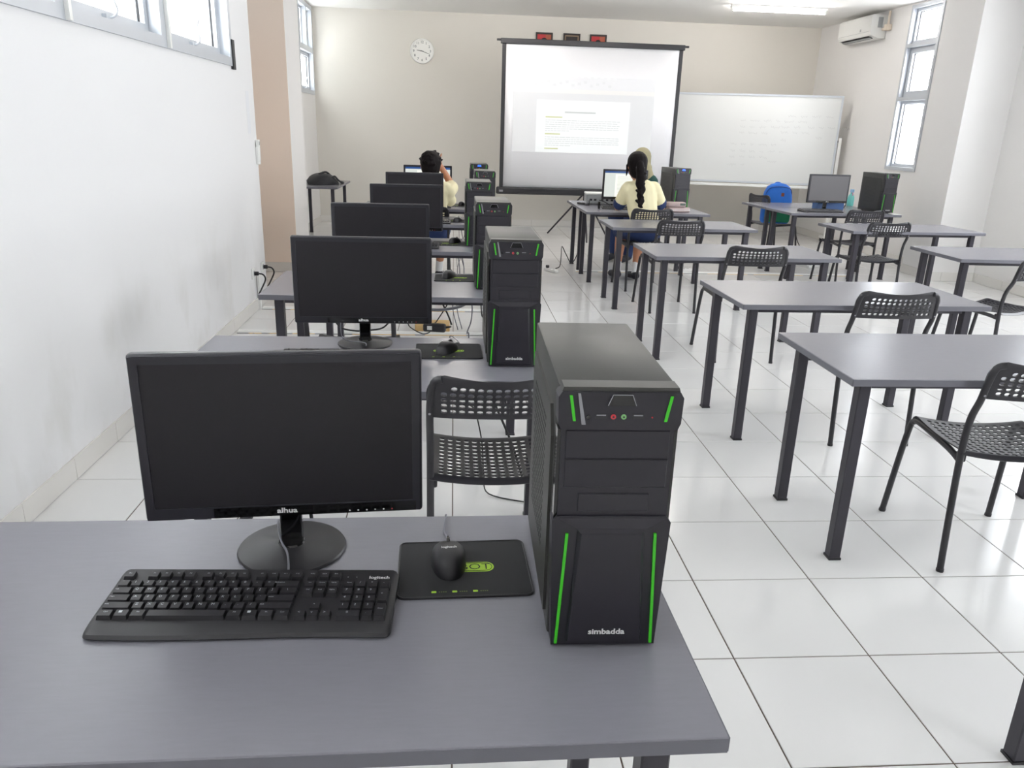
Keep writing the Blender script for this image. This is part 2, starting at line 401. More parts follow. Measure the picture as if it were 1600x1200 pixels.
# windows on the right: three lights each
def tall_window(name, x, ya, yb, za, zb, hook=True):
    b = MB(); rect_frame(b, x-.012, x+.12, ya, yb, za, zb, .04)
    zm = [za+.04, za+.04+(zb-za)*.42, za+.04+(zb-za)*.74, zb-.04]
    for z in zm[1:-1]: b.box(x-.012, x+.12, ya+.04, yb-.04, z-.022, z+.022)
    win = struct(b.build(name, ALU))
    sash(win, x+.04, x+.1, ya+.042, yb-.042, zm[0]+.002, zm[1]-.024, t=.03)
    sash(win, x+.04, x+.1, ya+.042, yb-.042, zm[1]+.024, zm[2]-.024, t=.06)
    sash(win, x+.04, x+.1, ya+.042, yb-.042, zm[2]+.024, zm[3]-.002, t=.03)
tall_window('window_3', XRF, *FRY, *FRZ)
for n, (a, c) in enumerate(ADDED_RWIN): tall_window('window_%d' % (n+4), XR, a, c, 1.075, 2.82)  # near right windows, out of view, added to let daylight in

# outside: pale corridor wall left, a house roof far to the right, ground
PALE = mat('pale_green_render', (222, 223, 218), .8, noise=.03, nscale=3)
ROOFM = mat('grey_roof_sheet', (150, 150, 155), .7, noise=.1, nscale=4)
cw = thing('corridor_building', 'pale green building across the passage outside the left windows', 'building', (-4.6, 4.5, 0))
MB().box(-.2, .2, -7, 9.5, 0, 4.2).build('facade', PALE, cw)
for k in range(4): MB().box(.2, .24, -5.2+k*2.9, -3.6+k*2.9, 1.5, 3.0).build('window_surround', ALU, cw)
MB().box(.9, 2.45, 6.2, 8.6, 3.05, 3.2).build('added_end_canopy', WPLAS, cw)  # unseen, added to cut sky light through the far left window
MB().box(1.35, 2.9, -7, 6.2, 3.35, 3.5).build('added_canopy', WPLAS, cw)  # unseen roof added to shade the left windows from the sky
for k in range(4): MB().rbox(1.4, 1.5, -6.5+k*4, -6.4+k*4, 0, 3.35, .005, 1).build('added_canopy_post', ALU, cw)
hs = thing('neighbour_house', 'pale house with grey pitched roof outside the tall right window', 'house', (24, 40, -3))
MB().box(-4, 4, -3.6, 3.6, 0, 5.3).build('house_wall', mat('house_render', (235, 232, 226), .8, noise=.02, nscale=2), hs)
MB().prism([(-4.7, 5.3), (4.7, 5.3), (0, 7.0)], -4.2, 4.2, 'x').build('roof', ROOFM, hs)

# ------------------------------------------------------------------ desks
ZT, TW, TD, TH = .686, 1.21, .60, .024
def make_desk():
    t = link('desk', None)
    MB().rbox(0, TW, 0, TD, ZT-TH, ZT, .0015, 1).build('desktop', DESK, t)
    e = MB()
    e.box(-.0012, 0, .001, TD-.001, ZT-TH+.001, ZT-.0012); e.box(TW, TW+.0012, .001, TD-.001, ZT-TH+.001, ZT-.0012)
    e.box(.001, TW-.001, -.0012, 0, ZT-TH+.001, ZT-.0012); e.box(.001, TW-.001, TD, TD+.0012, ZT-TH+.001, ZT-.0012)
    e.build('edge_band', DESKE, t)
    for x in (.075, TW-.075):
        for y in (.07, TD-.07):
            lg = MB().rbox(x-.02, x+.02, y-.02, y+.02, .006, ZT-TH-.004, .003, 1).build('leg', STEEL, t)
            MB().box(x-.022, x+.022, y-.022, y+.022, 0, .008).build('foot_cap', BLK, lg)
            MB().box(x-.04, x+.04, y-.04, y+.04, ZT-TH-.004, ZT-TH).build('mounting_plate', STEEL, lg)
    fr = MB(); fr.box(.10, TW-.10, .06, .08, ZT-TH-.025, ZT-TH-.0005); fr.box(.10, TW-.10, TD-.08, TD-.06, ZT-TH-.025, ZT-TH-.0005)
    fr.build('support_rail', STEEL, t)
    return t
desk0 = make_desk(); used = []
def desk(x, y, rz, label, group):
    o = desk0 if not used else copy_tree(desk0); used.append(1)
    o.location = (x, y, 0); o.rotation_euler = (0, 0, math.radians(rz)); return tag(o, label, 'desk', group)
LY = [.752, 2.118, 3.422, 4.765, 6.15, 7.365]; LX = [-.856, -.838, -.853, -.85, -.85, -.85]
ORD = ['first', 'second', 'third', 'fourth', 'fifth', 'sixth']
GL, GR, GRR = 'desks in the left computer row', 'desks in the middle row', 'desks in the right row'
LD = ['grey desk nearest the camera, filling the lower left, with a computer', 'grey desk with the second computer from the camera, in front of the nearest chair',
      'grey desk with the third computer from the camera, left end near the wall sockets', 'grey desk with the fourth computer in the left row', 'grey desk with the fifth computer in the left row', 'grey desk at the far end of the left row where the boy sits']
for k in range(6): desk(LX[k], LY[k], .7 if k == 0 else 0, LD[k], GL)
desk(1.29, .87, 0, 'grey desk cut off at the lower right corner, only a leg in view', GR)
desk(1.275, 2.255, 0, 'empty grey desk nearest on the right, chair with curved seat before it', GR)
desk(1.318, 3.356, 1.5, 'empty grey desk second in the middle row', GR)
desk(1.262, 4.735, 1, 'empty grey desk third in the middle row', GR)
desk(1.283, 6.22, 1, 'empty grey desk right behind the girl with the ponytail', GR)
desk(1.262, 7.41, .5, 'grey desk the girl with the ponytail works at', GR)
desk(1.256, 8.045, .5, 'grey desk pushed against the girl\'s desk, holding the projector', GR)
desk(3.342, 4.865, 0, 'empty grey desk at the right edge of the picture', GRR)
d = desk(3.342, 6.31, 3, 'empty grey desk at right before the computer with the spray bottle', GRR)
d = desk(3.425, 7.77, 3, 'grey desk carrying the computer below the whiteboard\'s right end', GRR)
d = desk(3.39, 8.40, 3, 'grey desk behind the right computer, beside the blue backpack', GRR)
d = desk(-1.385, 9.66, 90, 'grey side desk by the far left window, black bag on it', 'side desks')

# ------------------------------------------------------------------ perforated chairs
def panel(us, vs, hole, mapf, thick, hr):
    """perforated curved plate; us,vs grid lines, hole(i,j)->bool, mapf(u,v)->Vector, hole radius fraction hr"""
    b = MB(); idx = {}; V = []; F = []
    def nrm(u, v):
        e = 1e-3; a = mapf(u+e, v)-mapf(u-e, v); c = mapf(u, v+e)-mapf(u, v-e); n = a.cross(c); return n.normalized()
    def P(u, v, s):
        k = (round(u, 5), round(v, 5), s)
        if k not in idx:
            idx[k] = len(V); V.append((mapf(u, v)+nrm(u, v)*(thick/2*s))[:])
        return idx[k]
    nu, nv = len(us)-1, len(vs)-1
    for i in range(nu):
        for j in range(nv):
            u0, u1, v0, v1 = us[i], us[i+1], vs[j], vs[j+1]; um, vm = (u0+u1)/2, (v0+v1)/2
            ring = [(u0,v0),(um,v0),(u1,v0),(u1,vm),(u1,v1),(um,v1),(u0,v1),(u0,vm)]
            if hole(i, j):
                du, dv = (u1-u0)/2*hr, (v1-v0)/2*hr; k7 = .75
                inn = [(um-du*k7,vm-dv*k7),(um,vm-dv),(um+du*k7,vm-dv*k7),(um+du,vm),(um+du*k7,vm+dv*k7),(um,vm+dv),(um-du*k7,vm+dv*k7),(um-du,vm)]
                for s in (1, -1):
                    R = [P(*p, s) for p in ring]; I = [P(*p, s) for p in inn]
                    for k in range(8):
                        q = (R[k], R[(k+1) % 8], I[(k+1) % 8], I[k]); F.append(q if s == 1 else q[::-1])
                A = [P(*p, 1) for p in inn]; B_ = [P(*p, -1) for p in inn]
                for k in range(8): F.append((A[k], A[(k+1) % 8], B_[(k+1) % 8], B_[k]))
            else:
                for s in (1, -1):
                    R = tuple(P(*p, s) for p in ring); F.append(R if s == 1 else R[::-1])
    def edge(pts):
        for p, q in zip(pts, pts[1:]): F.append((P(*p, 1), P(*p, -1), P(*q, -1), P(*q, 1)))
    def fine(L): return sorted(set([round(x, 9) for x in L]+[round((a+c)/2, 9) for a, c in zip(L, L[1:])]))
    U, W = fine(us), fine(vs)
    edge([(u, vs[0]) for u in U]); edge([(u, vs[-1]) for u in U][::-1]); edge([(us[0], v) for v in W][::-1]); edge([(us[-1], v) for v in W])
    return b.add(V, F)
def lin(a, b, n): return [a+(b-a)*k/n for k in range(n+1)]
SH = .432
def seat_map(u, v):
    x = (u-.5)*.385
    y = -.205+v*.385
    dish = .018*(2*abs(u-.5))**2-.008
    z = SH + dish - .012*math.sin(PI*min(max(v, 0), 1))
    if v > .86: t = (v-.86)/.14; z -= .03*t*t; y -= .012*t*t
    if v < .06: t = (.06-v)/.06; z -= .012*t*t
    return Vector((x, y, z))
def back_map(u, v):
    hw = .198; R = .05; h = .125; d = v*h-(h-R)
    k = hw if d < 0 else hw-R+math.sqrt(max(R*R-d*d, 0))
    s = (u-.5)*2; x = s*k
    y = -.205-.028*v-.026*(1-s*s)*-1-.026
    y = -.235-.022*v+.0 - .020*(1-s*s)
    sag = -.010*(1-s*s)*v
    return Vector((x, y, .640+v*h+sag))
def make_chair():
    t = link('chair', None)
    us = [0, .05]+lin(.05, .95, 13)[1:]+[1]; vs = [0, .06]+lin(.06, .84, 11)[1:]+[.86, .92, 1]
    panel(us, vs, lambda i, j: 1 <= i <= 13 and 1 <= j <= 11, seat_map, .004, .66).build('seat', CHAIRP, t, smooth=40)
    us = [0, .045, .09]+lin(.09, .91, 13)[1:]+[.955, 1]; vs = [0, .10]+lin(.10, .84, 5)[1:]+[.92, .985, 1]
    panel(us, vs, lambda i, j: 2 <= i <= 14 and 1 <= j <= 5 and not (j == 5 and i in (2, 14)), back_map, .008, .72).build('backrest', CHAIRP, t, smooth=40)
    for s in (-1, 1):
        leg = MB().tube(curve_pts([(s*.19, -.225, 0), (s*.19, -.207, .2), (s*.19, -.192, SH-.01), (s*.19, -.200, .55), (s*.19, -.232, .63), (s*.188, -.246, .69), (s*.178, -.256, .745), (s*.155, -.262, .757)], 4), .0115, 8).build('leg', CHAIRP, t, smooth=50)
        MB().ball((s*.19, -.247, .652), (.005, .004, .005), 8).build('rivet', SILVER, leg)
        MB().tube([(s*.19, -.225, 0), (s*.19, -.224, .012)], .0128, 8).build('foot_cap', BLK, leg)
        leg = MB().tube(curve_pts([(s*.208, .225, 0), (s*.197, .195, .25), (s*.19, .175, SH-.05), (s*.188, .155, SH-.022), (s*.187, .11, SH-.012), (s*.187, -.1, SH-.018), (s*.188, -.188, SH-.03)], 4), .0115, 8).build('leg', CHAIRP, t, smooth=50)
        MB().tube([(s*.208, .225, 0), (s*.2075, .2235, .012)], .0128, 8).build('foot_cap', BLK, leg)
        MB().rbox(s*.182-.012, s*.182+.012, -.195, -.165, SH-.034, SH-.004, .005, 2).build('seat_bracket', CHAIRP, t)
    return t
chair0 = make_chair(); cu_ = []
def chair(x, y, rz, label, group='perforated chairs'):
    o = chair0 if not cu_ else copy_tree(chair0); cu_.append(1)
    o.location = (x, y, 0); o.rotation_euler = (0, 0, math.radians(rz)); return tag(o, label, 'chair', group)
chair(.128, 2.272, 0, 'black perforated chair between the two nearest left desks, beside the big computer tower')
chair(-.45, 3.56, 0, 'black perforated chair tucked under the third left desk, hidden behind a monitor')
chair(-.23, 6.97, 0, 'black perforated chair the boy sits on')
chair(1.905, 2.425, -7, 'black perforated chair nearest on the right, cut by the picture edge')
chair(2.018, 3.565, 0, 'black perforated chair at the second middle desk')
chair(1.896, 4.955, 0, 'black perforated chair at the third middle desk')
chair(1.80, 6.375, 3, 'black perforated chair pushed in behind the girl\'s chair')
chair(1.79, 7.275, 3, 'black perforated chair the girl with the ponytail sits on')
chair(3.64, 6.58, 4, 'black perforated chair at the empty right desk, highlights in its holes')
chair(4.0, 7.66, 4, 'black perforated chair in front of the right computer keyboard')
chair(3.42, 4.62, 22, 'black perforated chair at the right picture edge, seen from the side')
chair(3.87, 9.24, -74, 'black perforated chair holding the blue backpack')
chair(2.19, 9.16, 140, 'black perforated chair of the woman in the headscarf')

# ------------------------------------------------------------------ computer towers
def bev_poly(b, poly, y0, y1, mi=0): b.prism(poly, y0, y1, 'y', mi)
TWW, TWH, TWD = .166, .405, .375
def make_tower(light=False):
    """front-bottom-centre at origin, front towards -y"""
    t = link('computer_tower', None); h = TWW/2
    body = MB().rbox(-h+.002, h-.002, .024, TWD, .006, TWH-.004, .004, 2).build('case', TOWERM, t, smooth=30)
    sp = MB()   # raised side panels with slanted front
    for s in (-1, 1):
        x = s*(h-.002); x2 = s*(h+.0025)
        sp.prism([(.05, .03), (TWD-.03, .03), (TWD-.03, TWH-.05), (.075, TWH-.05), (.05, TWH-.09)], min(x, x2), max(x, x2), 'x')
    sp.build('side_panel', TOWERM, t)
    for s in (-1, 1):
        vn = MB(); x = s*(h+.0024); x2 = s*(h+.0029)
        for r in range(18):
            for c in range(13):
                y = .12+c*.014; z = .10+r*.0125
                vn.box(min(x, x2), max(x, x2), y, y+.007, z, z+.006)
        tag(vn.build('vent_grille', mat('vent_shadow', (44, 44, 44), .6), t), kind='stuff')
    for x in (-h+.03, h-.03):
        for y in (.06, TWD-.05): MB().lathe([(.012, 0), (.012, .007)], 10, M=Matrix.Translation((x, y, 0))).build('foot', BLK, t)
    # front: head section, glossy bay section, lower section
    hd = MB()
    prof = [(-h, TWH-.055), (-h+.006, TWH-.048), (-h+.004, TWH-.012), (-h+.008, TWH-.006), (h-.008, TWH-.006), (h-.004, TWH-.012), (h-.006, TWH-.048), (h, TWH-.055)]
    hd.prism([(-h+.004, TWH-.060), (-h, TWH-.05), (-h-.001, TWH-.014), (-h+.004, TWH-.006), (h-.004, TWH-.006), (h+.001, TWH-.014), (h, TWH-.05), (h-.004, TWH-.060)], -.002, .03, 'y')
    head = hd.build('front_head', TOWERF, t)
    MB().prism([(-h+.004, TWH-.006), (h-.004, TWH-.006), (h-.006, TWH), (-h+.006, TWH)], .0, .03, 'y').build('top_lip', TOWERM, t)
    yf = -.0035
    for s in (-1, 1):
        MB().prism([(s*(h-.0175), TWH-.011), (s*(h-.0135), TWH-.011), (s*(h-.0195), TWH-.047), (s*(h-.0235), TWH-.047)], yf, -.001, 'y').build('green_strip', GREEN, head)
    MB().prism([(-h+.0245, TWH-.008), (-h+.028, TWH-.008), (-h+.037, TWH-.052), (-h+.0315, TWH-.052)], yf, -.001, 'y').build('trim_line', SILVER, head)
    MB().prism([(-.012, TWH-.009), (.014, TWH-.009), (.020, TWH-.024), (-.018, TWH-.024)], -.0052, -.001, 'y').build('power_button', BLUEL if light else GLOSS, head)
    tr = MB()
    for (x0, z0, x1, z1) in ((-.012, -.009, .014, -.009), (.014, -.009, .020, -.024), (-.012, -.009, -.018, -.024)):
        tr.tube([(x0, -.0054, TWH+z0), (x1, -.0054, TWH+z1)], .0006, 5)
    tr.build('button_rim', SILVER, head)
    MB().lathe([(.0028, 0), (.0028, .0022)], 12, M=Matrix.Translation((-.043, -.002, TWH-.041)) @ Matrix.Rotation(PI/2, 4, 'X')).build('reset_button', GLOSS, head)
    for x in (-.026, .024):
        u = MB(); u.box(x-.0075, x+.0075, -.0032, -.001, TWH-.0435, TWH-.0370); us_ = u.build('usb_port', GASKET, head)
        MB().box(x-.0062, x+.0062, -.0038, -.0030, TWH-.0390, TWH-.0374).build('usb_rim', SILVER, us_)
    for x, m in ((-.0095, RED), (.0045, PALEG)):
        j = MB().lathe([(.0036, 0), (.0036, .0016)], 12, M=Matrix.Translation((x, -.002, TWH-.0405)) @ Matrix.Rotation(PI/2, 4, 'X')).build('audio_jack', m, head)
        MB().lathe([(.0014, 0), (.0014, .0022)], 8, M=Matrix.Translation((x, -.002, TWH-.0405)) @ Matrix.Rotation(PI/2, 4, 'X')).build('jack_hole', GASKET, j)
    MB().lathe([(.0011, 0), (.0011, .0016)], 8, M=Matrix.Translation((.043, -.002, TWH-.041)) @ Matrix.Rotation(PI/2, 4, 'X')).build('status_lamp', RED, head)
    md = MB().prism([(-h+.006, .212), (h-.006, .212), (h-.006, TWH-.058), (-h+.006, TWH-.058)], .003, .03, 'y')
    mid = md.build('bay_panel', TOWERF, t)
    for (x0, x1, z0, z1) in ((-h+.012, h-.012, .302, .3435), (-h+.012, h-.012, .259, .3005), (-.050, .050, .222, .249)):
        MB().rbox(x0, x1, .0008, .004, z0, z1, .001, 1).build('drive_bay_cover', TOWERF, mid)
    for s in (-1, 1):
        MB().box(min(s*(h-.001), s*(h-.007)), max(s*(h-.001), s*(h-.007)), .006, .03, .205, TWH-.062).build('gloss_side', GLOSS, mid)
    lo = MB()   # lower block with side wings
    lo.prism([(-h+.006, .004), (h-.006, .004), (h+.001, .205), (h-.006, .215), (-h+.006, .215), (-h-.001, .205)], .0, .03, 'y')
    low = lo.build('front_lower', TOWERF, t)
    v = [(-.056, -.001, .012), (.056, -.001, .012), (.047, -.001, .198), (-.047, -.001, .198), (-.053, -.006, .014), (.053, -.006, .014), (.042, -.006, .190), (-.042, -.006, .190)]
    MB().add(v, [(4,5,6,7),(0,1,5,4),(1,2,6,5),(2,3,7,6),(3,0,4,7)]).build('centre_panel', TOWERF, low)
    v = [(-h+.006, -.0005, .212), (h-.006, -.0005, .212), (.049, -.007, .199), (-.049, -.007, .199), (-.044, -.0065, .191), (.044, -.0065, .191)]
    MB().add(v, [(0,1,2,3),(3,2,5,4)]).build('brow', TOWERF, low)
    for s in (-1, 1):
        MB().prism([(s*(h-.0225), .189), (s*(h-.0185), .189), (s*(h-.0105), .008), (s*(h-.0145), .008)], -.0035, .0, 'y').build('green_strip', GREEN, low)
    tv, tf = text_geo('simbadda', .0125, .0004)
    MB().add(tv, tf, 0, Matrix.Translation((.003, -.0066, .030)) @ UPY @ Matrix.Scale(1.15, 4, (1, 0, 0))).build('brand_lettering', LETTER, low)
    for (z0, z1) in ((.05, .15), (.2, .33)): pass
    MB().box(-h+.012, h-.012, TWD, TWD+.001, .02, TWH-.02).build('rear_plate', SILVER, t)
    return t
tower0 = make_tower(); towerL = make_tower(True); tu = []; tl = []
def tower(x, y, rz, label, lit=False):
    src, cnt = (towerL, tl) if lit else (tower0, tu)
    o = src if not cnt else copy_tree(src); cnt.append(1)
    o.location = (x, y, ZT+.0003); o.rotation_euler = (0, 0, math.radians(rz)); return tag(o, label, 'computer', 'black and green computer towers')
tower(.224, .953, -1, 'large black computer tower with green strips on the nearest desk')
tower(.193, 2.362, 0, 'black and green computer tower second from the camera, in the left row')
tower(.186, 3.60, 0, 'black and green computer tower third from the camera, in the left row')
tower(.162, 4.99, 0, 'black and green computer tower fourth from the camera, in the left row')
tower(.25, 6.30, 0, 'black and green computer tower fifth from the camera, in the left row')
tower(.243, 7.53, 0, 'black computer tower with blue light at the far end of the left row', True)
tower(2.285, 7.82, 8, 'black computer tower with blue light on the girl\'s desk', True)
tower(4.565, 8.01, 9, 'black computer tower seen from its side, below the tall right window')

# ------------------------------------------------------------------ monitors
def make_monitor(panel_mat, lit=None):
    t = link('monitor', None); W, z0, z1 = .462, .078, .372; h = W/2
    base = MB().lathe([(.092, 0), (.094, .003), (.092, .006), (.075, .010), (.03, .014), (.028, .015)], 40).build('stand_base', BLK, t, smooth=40)
    MB().lathe([(.024, .0145), (.022, .018)], 24).build('swivel_ring', GLOSS, base)
    MB().rbox(-.019, .019, .002, .022, .015, .20, .004, 2).build('stand_neck', GLOSS, t)
    MB().rbox(-h, h, -.026, -.006, z0, z1, .006, 3).build('frame', BEZEL, t, smooth=40)
    MB().rbox(-h*.75, h*.75, -.006, .016, z0+.04, z1-.05, .012, 2).build('back_shell', BLK, t, smooth=40)
    bz = MB(); t1, tb = .017, .024
    bz.box(-h+.004, -h+t1, -.0292, -.026, z0+.004, z1-.004); bz.box(h-t1, h-.004, -.0292, -.026, z0+.004, z1-.004)
    bz.box(-h+t1, h-t1, -.0292, -.026, z1-t1, z1-.004); bz.box(-h+t1, h-t1, -.0292, -.026, z0+.004, z0+tb)
    bez = bz.build('bezel', BEZEL, t)
    MB().box(-h+t1, h-t1, -.0275, -.0262, z0+tb, z1-t1).build('screen', panel_mat, t)
    MB().box(-.12, h-.012, -.0296, -.0290, z0+.004, z0+tb-.002).build('gloss_strip', GLOSS, bez)
    tv, tf = text_geo('alhua', .013, .0004)
    MB().add(tv, tf, 0, Matrix.Translation((0, -.0299, z0+.0135)) @ UPY @ Matrix.Scale(1.25, 4, (1, 0, 0))).build('brand_lettering', LETTER, bez)
    for k in range(5): MB().ball((.105+k*.0145, -.0298, z0+.0085), (.0016, .0006, .0016), 6).build('control_button', LETTER, bez)
    MB().ball((.105+5*.0145, -.0298, z0+.0085), (.0016, .0006, .0016), 6).build('power_lamp', RED, bez)
    if lit:
        s = MB(); yq = -.0278
        x0, x1, za, zb = -h+t1+.001, h-t1-.001, z0+tb+.001, z1-t1-.001
        s.box(x0, x1, yq, yq+.0002, za, zb, 0); s.box(x0, x1, yq-.0002, yq, zb-.018, zb, 1)
        s.box(x0+.11, x1-.05, yq-.0002, yq, za, zb-.03, 2)
        for k in range(14):
            s.box(x0+.13, x1-.08-random.random()*.06, yq-.0004, yq-.0002, zb-.05-k*.012, zb-.0475-k*.012, 3)
        s.build('display_image', [mat('screen_glow_grey', (20, 20, 20), .4, emit=(226, 232, 226), estr=.62), mat('screen_glow_blue', (10, 10, 10), .4, emit=(40, 84, 150), estr=.6),
                         mat('screen_glow_page', (20, 20, 20), .4, emit=(248, 250, 238), estr=.72), mat('screen_glow_text', (20, 20, 20), .4, emit=(190, 196, 190), estr=.55)], t)
    return t
mon0 = make_monitor(SCR); monL = make_monitor(SCR, True); monG = make_monitor(SCR_SHEEN)
mc = {}
def monitor(src, x, y, rz, label):
    o = src if id(src) not in mc else copy_tree(src); mc[id(src)] = 1
    o.location = (x, y, ZT+.0003); o.rotation_euler = (0, 0, math.radians(rz)); return tag(o, label, 'monitor', 'black computer monitors')
monitor(mon0, -.283, 1.244, 4.5, 'large black monitor, switched off, on the nearest desk')
monitor(mon0, -.302, 2.625, .5, 'black switched-off monitor second from the camera')
monitor(mon0, -.345, 3.80, 2, 'black switched-off monitor third from the camera')
monitor(mon0, -.298, 5.12, 3, 'black switched-off monitor fourth from the camera')
monitor(mon0, -.31, 6.47, 1, 'black switched-off monitor right in front of the boy\'s back')
monitor(monL, -.245, 7.74, 3, 'monitor with bright page in front of the boy\'s head')
monitor(monL, 1.735, 7.99, 2, 'monitor with bright document in front of the girl with the ponytail')
monitor(monG, 3.962, 8.175, 4, 'black monitor with grey reflecting screen below the whiteboard\'s right end')

# ------------------------------------------------------------------ keyboards
U = .01895
def key_rows():
    R = []   # (x,width,row z index,legend, height units)
    def row(y, items, x=0):
        for it in items:
            if isinstance(it, (int, float)): x += it; continue
            s, wd = (it, 1) if isinstance(it, str) else it
            R.append((x, wd, y, s, 1)); x += wd
    row(0, ['Esc', 1, 'F1', 'F2', 'F3', 'F4', .5, 'F5', 'F6', 'F7', 'F8', .5, 'F9', 'F10', 'F11', 'F12', .3, 'PrSc', 'ScLk', 'Brk'])
    row(1.25, list('`1234567890-=')+[('Backspace', 2), .3, 'Ins', 'Home', 'PgUp', .3, 'Num', '/', '*', '-'])
    row(2.25, [('Tab', 1.5)]+list('QWERTYUIOP[]')+[('\\', 1.5), .3, 'Del', 'End', 'PgDn', .3, '7', '8', '9'])
    row(3.25, [('Caps', 1.75)]+list("ASDFGHJKL;'")+[('Enter', 2.25), 3.6, '4', '5', '6'])
    row(4.25, [('Shift', 2.25)]+list('ZXCVBNM,./')+[('Shift', 2.75), 1.3, '^', 1.3, '1', '2', '3'])
    row(5.25, [('Ctrl', 1.25), ('#', 1.25), ('Alt', 1.25), ('', 6.25), ('Alt', 1.25), ('#', 1.25), ('Fn', 1.25), ('Ctrl', 1.25), .3, '<', 'v', '>', .3, ('0', 2), '.'])
    R.append((15+.3+3+.3+3, 1, 2.25, '+', 2)); R.append((15+.3+3+.3+3, 1, 4.25, 'Enter', 2))
    return R
def make_keyboard(full):
    t = link('keyboard', None); W, D = .446, .160; h = W/2; d = D/2
    # body: gentle wave along the front edge, back raised
    ks = [0, .003, .010, .022]+[.05+.9*i/20 for i in range(21)]+[.978, .990, .997, 1]; n = len(ks)-1; vs = []; fs = []
    for q in ks:
        x = -h+W*q; e = min(q, 1-q)*W; ins = .012*(1-math.sqrt(max(0, 1-(1-min(e, .012)/.012)**2))); zs = 1-.25*max(0, 1-e/.006)
        fr = -d-.003*math.sin(q*PI*2)+.004*(q-.5)+ins; bk = d-ins
        for y, z in [(fr+.004, 0), (fr, .004), (fr+.004, .009), (fr+.022, .013), (bk-.02, .021), (bk-.004, .023), (bk, .012), (bk-.003, 0)]: vs.append((x, y, z*zs))
    m = 8
    for k in range(n):
        for j in range(m): fs.append((k*m+j, k*m+(j+1) % m, (k+1)*m+(j+1) % m, (k+1)*m+j))
    fs.append(tuple(range(m))); fs.append(tuple(n*m+j for j in range(m-1, -1, -1)))
    body = MB().add(vs, fs).build('body', BLK, t, smooth=35)
    R = key_rows(); x0 = -11.3*U; ytop = d-.016
    cache = {}; leg = MB(); allk = MB()
    for (x, wd, y, s, hh) in R:
        cx = x0+(x+wd/2)*U; cy = ytop-(y+hh/2)*U*.97; z = .0145+(cy+d)/(2*d)*.0095
        key = (round(wd, 3), hh)
        a, b_ = wd*U/2-.0009, hh*U*.97/2-.0009
        def kb():
            B_ = MB(); vv = [(-a,-b_,-.004),(a,-b_,-.004),(a,b_,-.004),(-a,b_,-.004),(-a+.0018,-b_+.0022,.0042),(a-.0018,-b_+.0022,.0042),(a-.0018,b_-.0010,.0050),(-a+.0018,b_-.0010,.0050)]
            return B_.add(vv, [(4,5,6,7),(0,1,5,4),(1,2,6,5),(2,3,7,6),(3,0,4,7)])
        if full:
            if key not in cache: cache[key] = kb().mesh('key', BLK)
            link('key', cache[key], t, (cx, cy, z))
            if s:
                g = text_geo('\u25a0' if s == '#' else s, .0068 if len(s) == 1 else .0038)
                off = 0 if len(s) == 1 else -a+.0045 if wd > 1.4 else 0
                leg.add(*g, 0, Matrix.Translation((cx+off-(.002 if len(s) == 1 else 0), cy+.0025, z+.00505)) @ Matrix.Rotation(.06, 4, 'X'))
        else:
            k = kb(); allk.add(k.v, k.f, 0, Matrix.Translation((cx, cy, z)))
    if full:
        leg.build('key_lettering', KEYL, t)
    else: tag(allk.build('key_field', BLK, t), kind='stuff')
    g = text_geo('logitech', .0105, .0003); MB().add(*g, 0, Matrix.Translation((h-.03, d-.026, .0228)) @ Matrix.Rotation(.05, 4, 'X')).build('brand_lettering', LETTER, t)
    for k in range(3): MB().ball((h-.095+k*.014, d-.024, .0222), (.001, .001, .0005), 6).build('status_lamp', KEYL, t)
    return t
kbF = make_keyboard(True); kbS = make_keyboard(False); kc = []
def keyboard(src, x, y, rz, label):
    o = src if src is kbF or not kc else copy_tree(src)
    if src is kbS: kc.append(1)
    o.location = (x, y, ZT+.0003); o.rotation_euler = (0, 0, math.radians(rz)); return tag(o, label, 'keyboard', 'black keyboards')
keyboard(kbF, -.311, 1.062, -1.8, 'black full-size keyboard at the front of the nearest desk')
for k, (x, y, rz) in enumerate([(-.33, 2.40, 0), (-.33, 3.62, 0), (-.31, 4.93, 0), (-.24, 6.27, -2), (-.24, 7.52, 0)]):
    keyboard(kbS, x, y, rz, ['black keyboard hidden behind the nearest monitor', 'black keyboard in front of the third monitor', 'black keyboard in front of the fourth monitor', 'black keyboard just right of the fourth monitor, on the desk behind the boy', 'black keyboard the boy leans over'][k])
keyboard(kbS, 1.70, 7.78, -6, 'black keyboard at the girl\'s left elbow')
keyboard(kbS, 3.83, 7.985, 4, 'black keyboard in front of the right computer monitor')

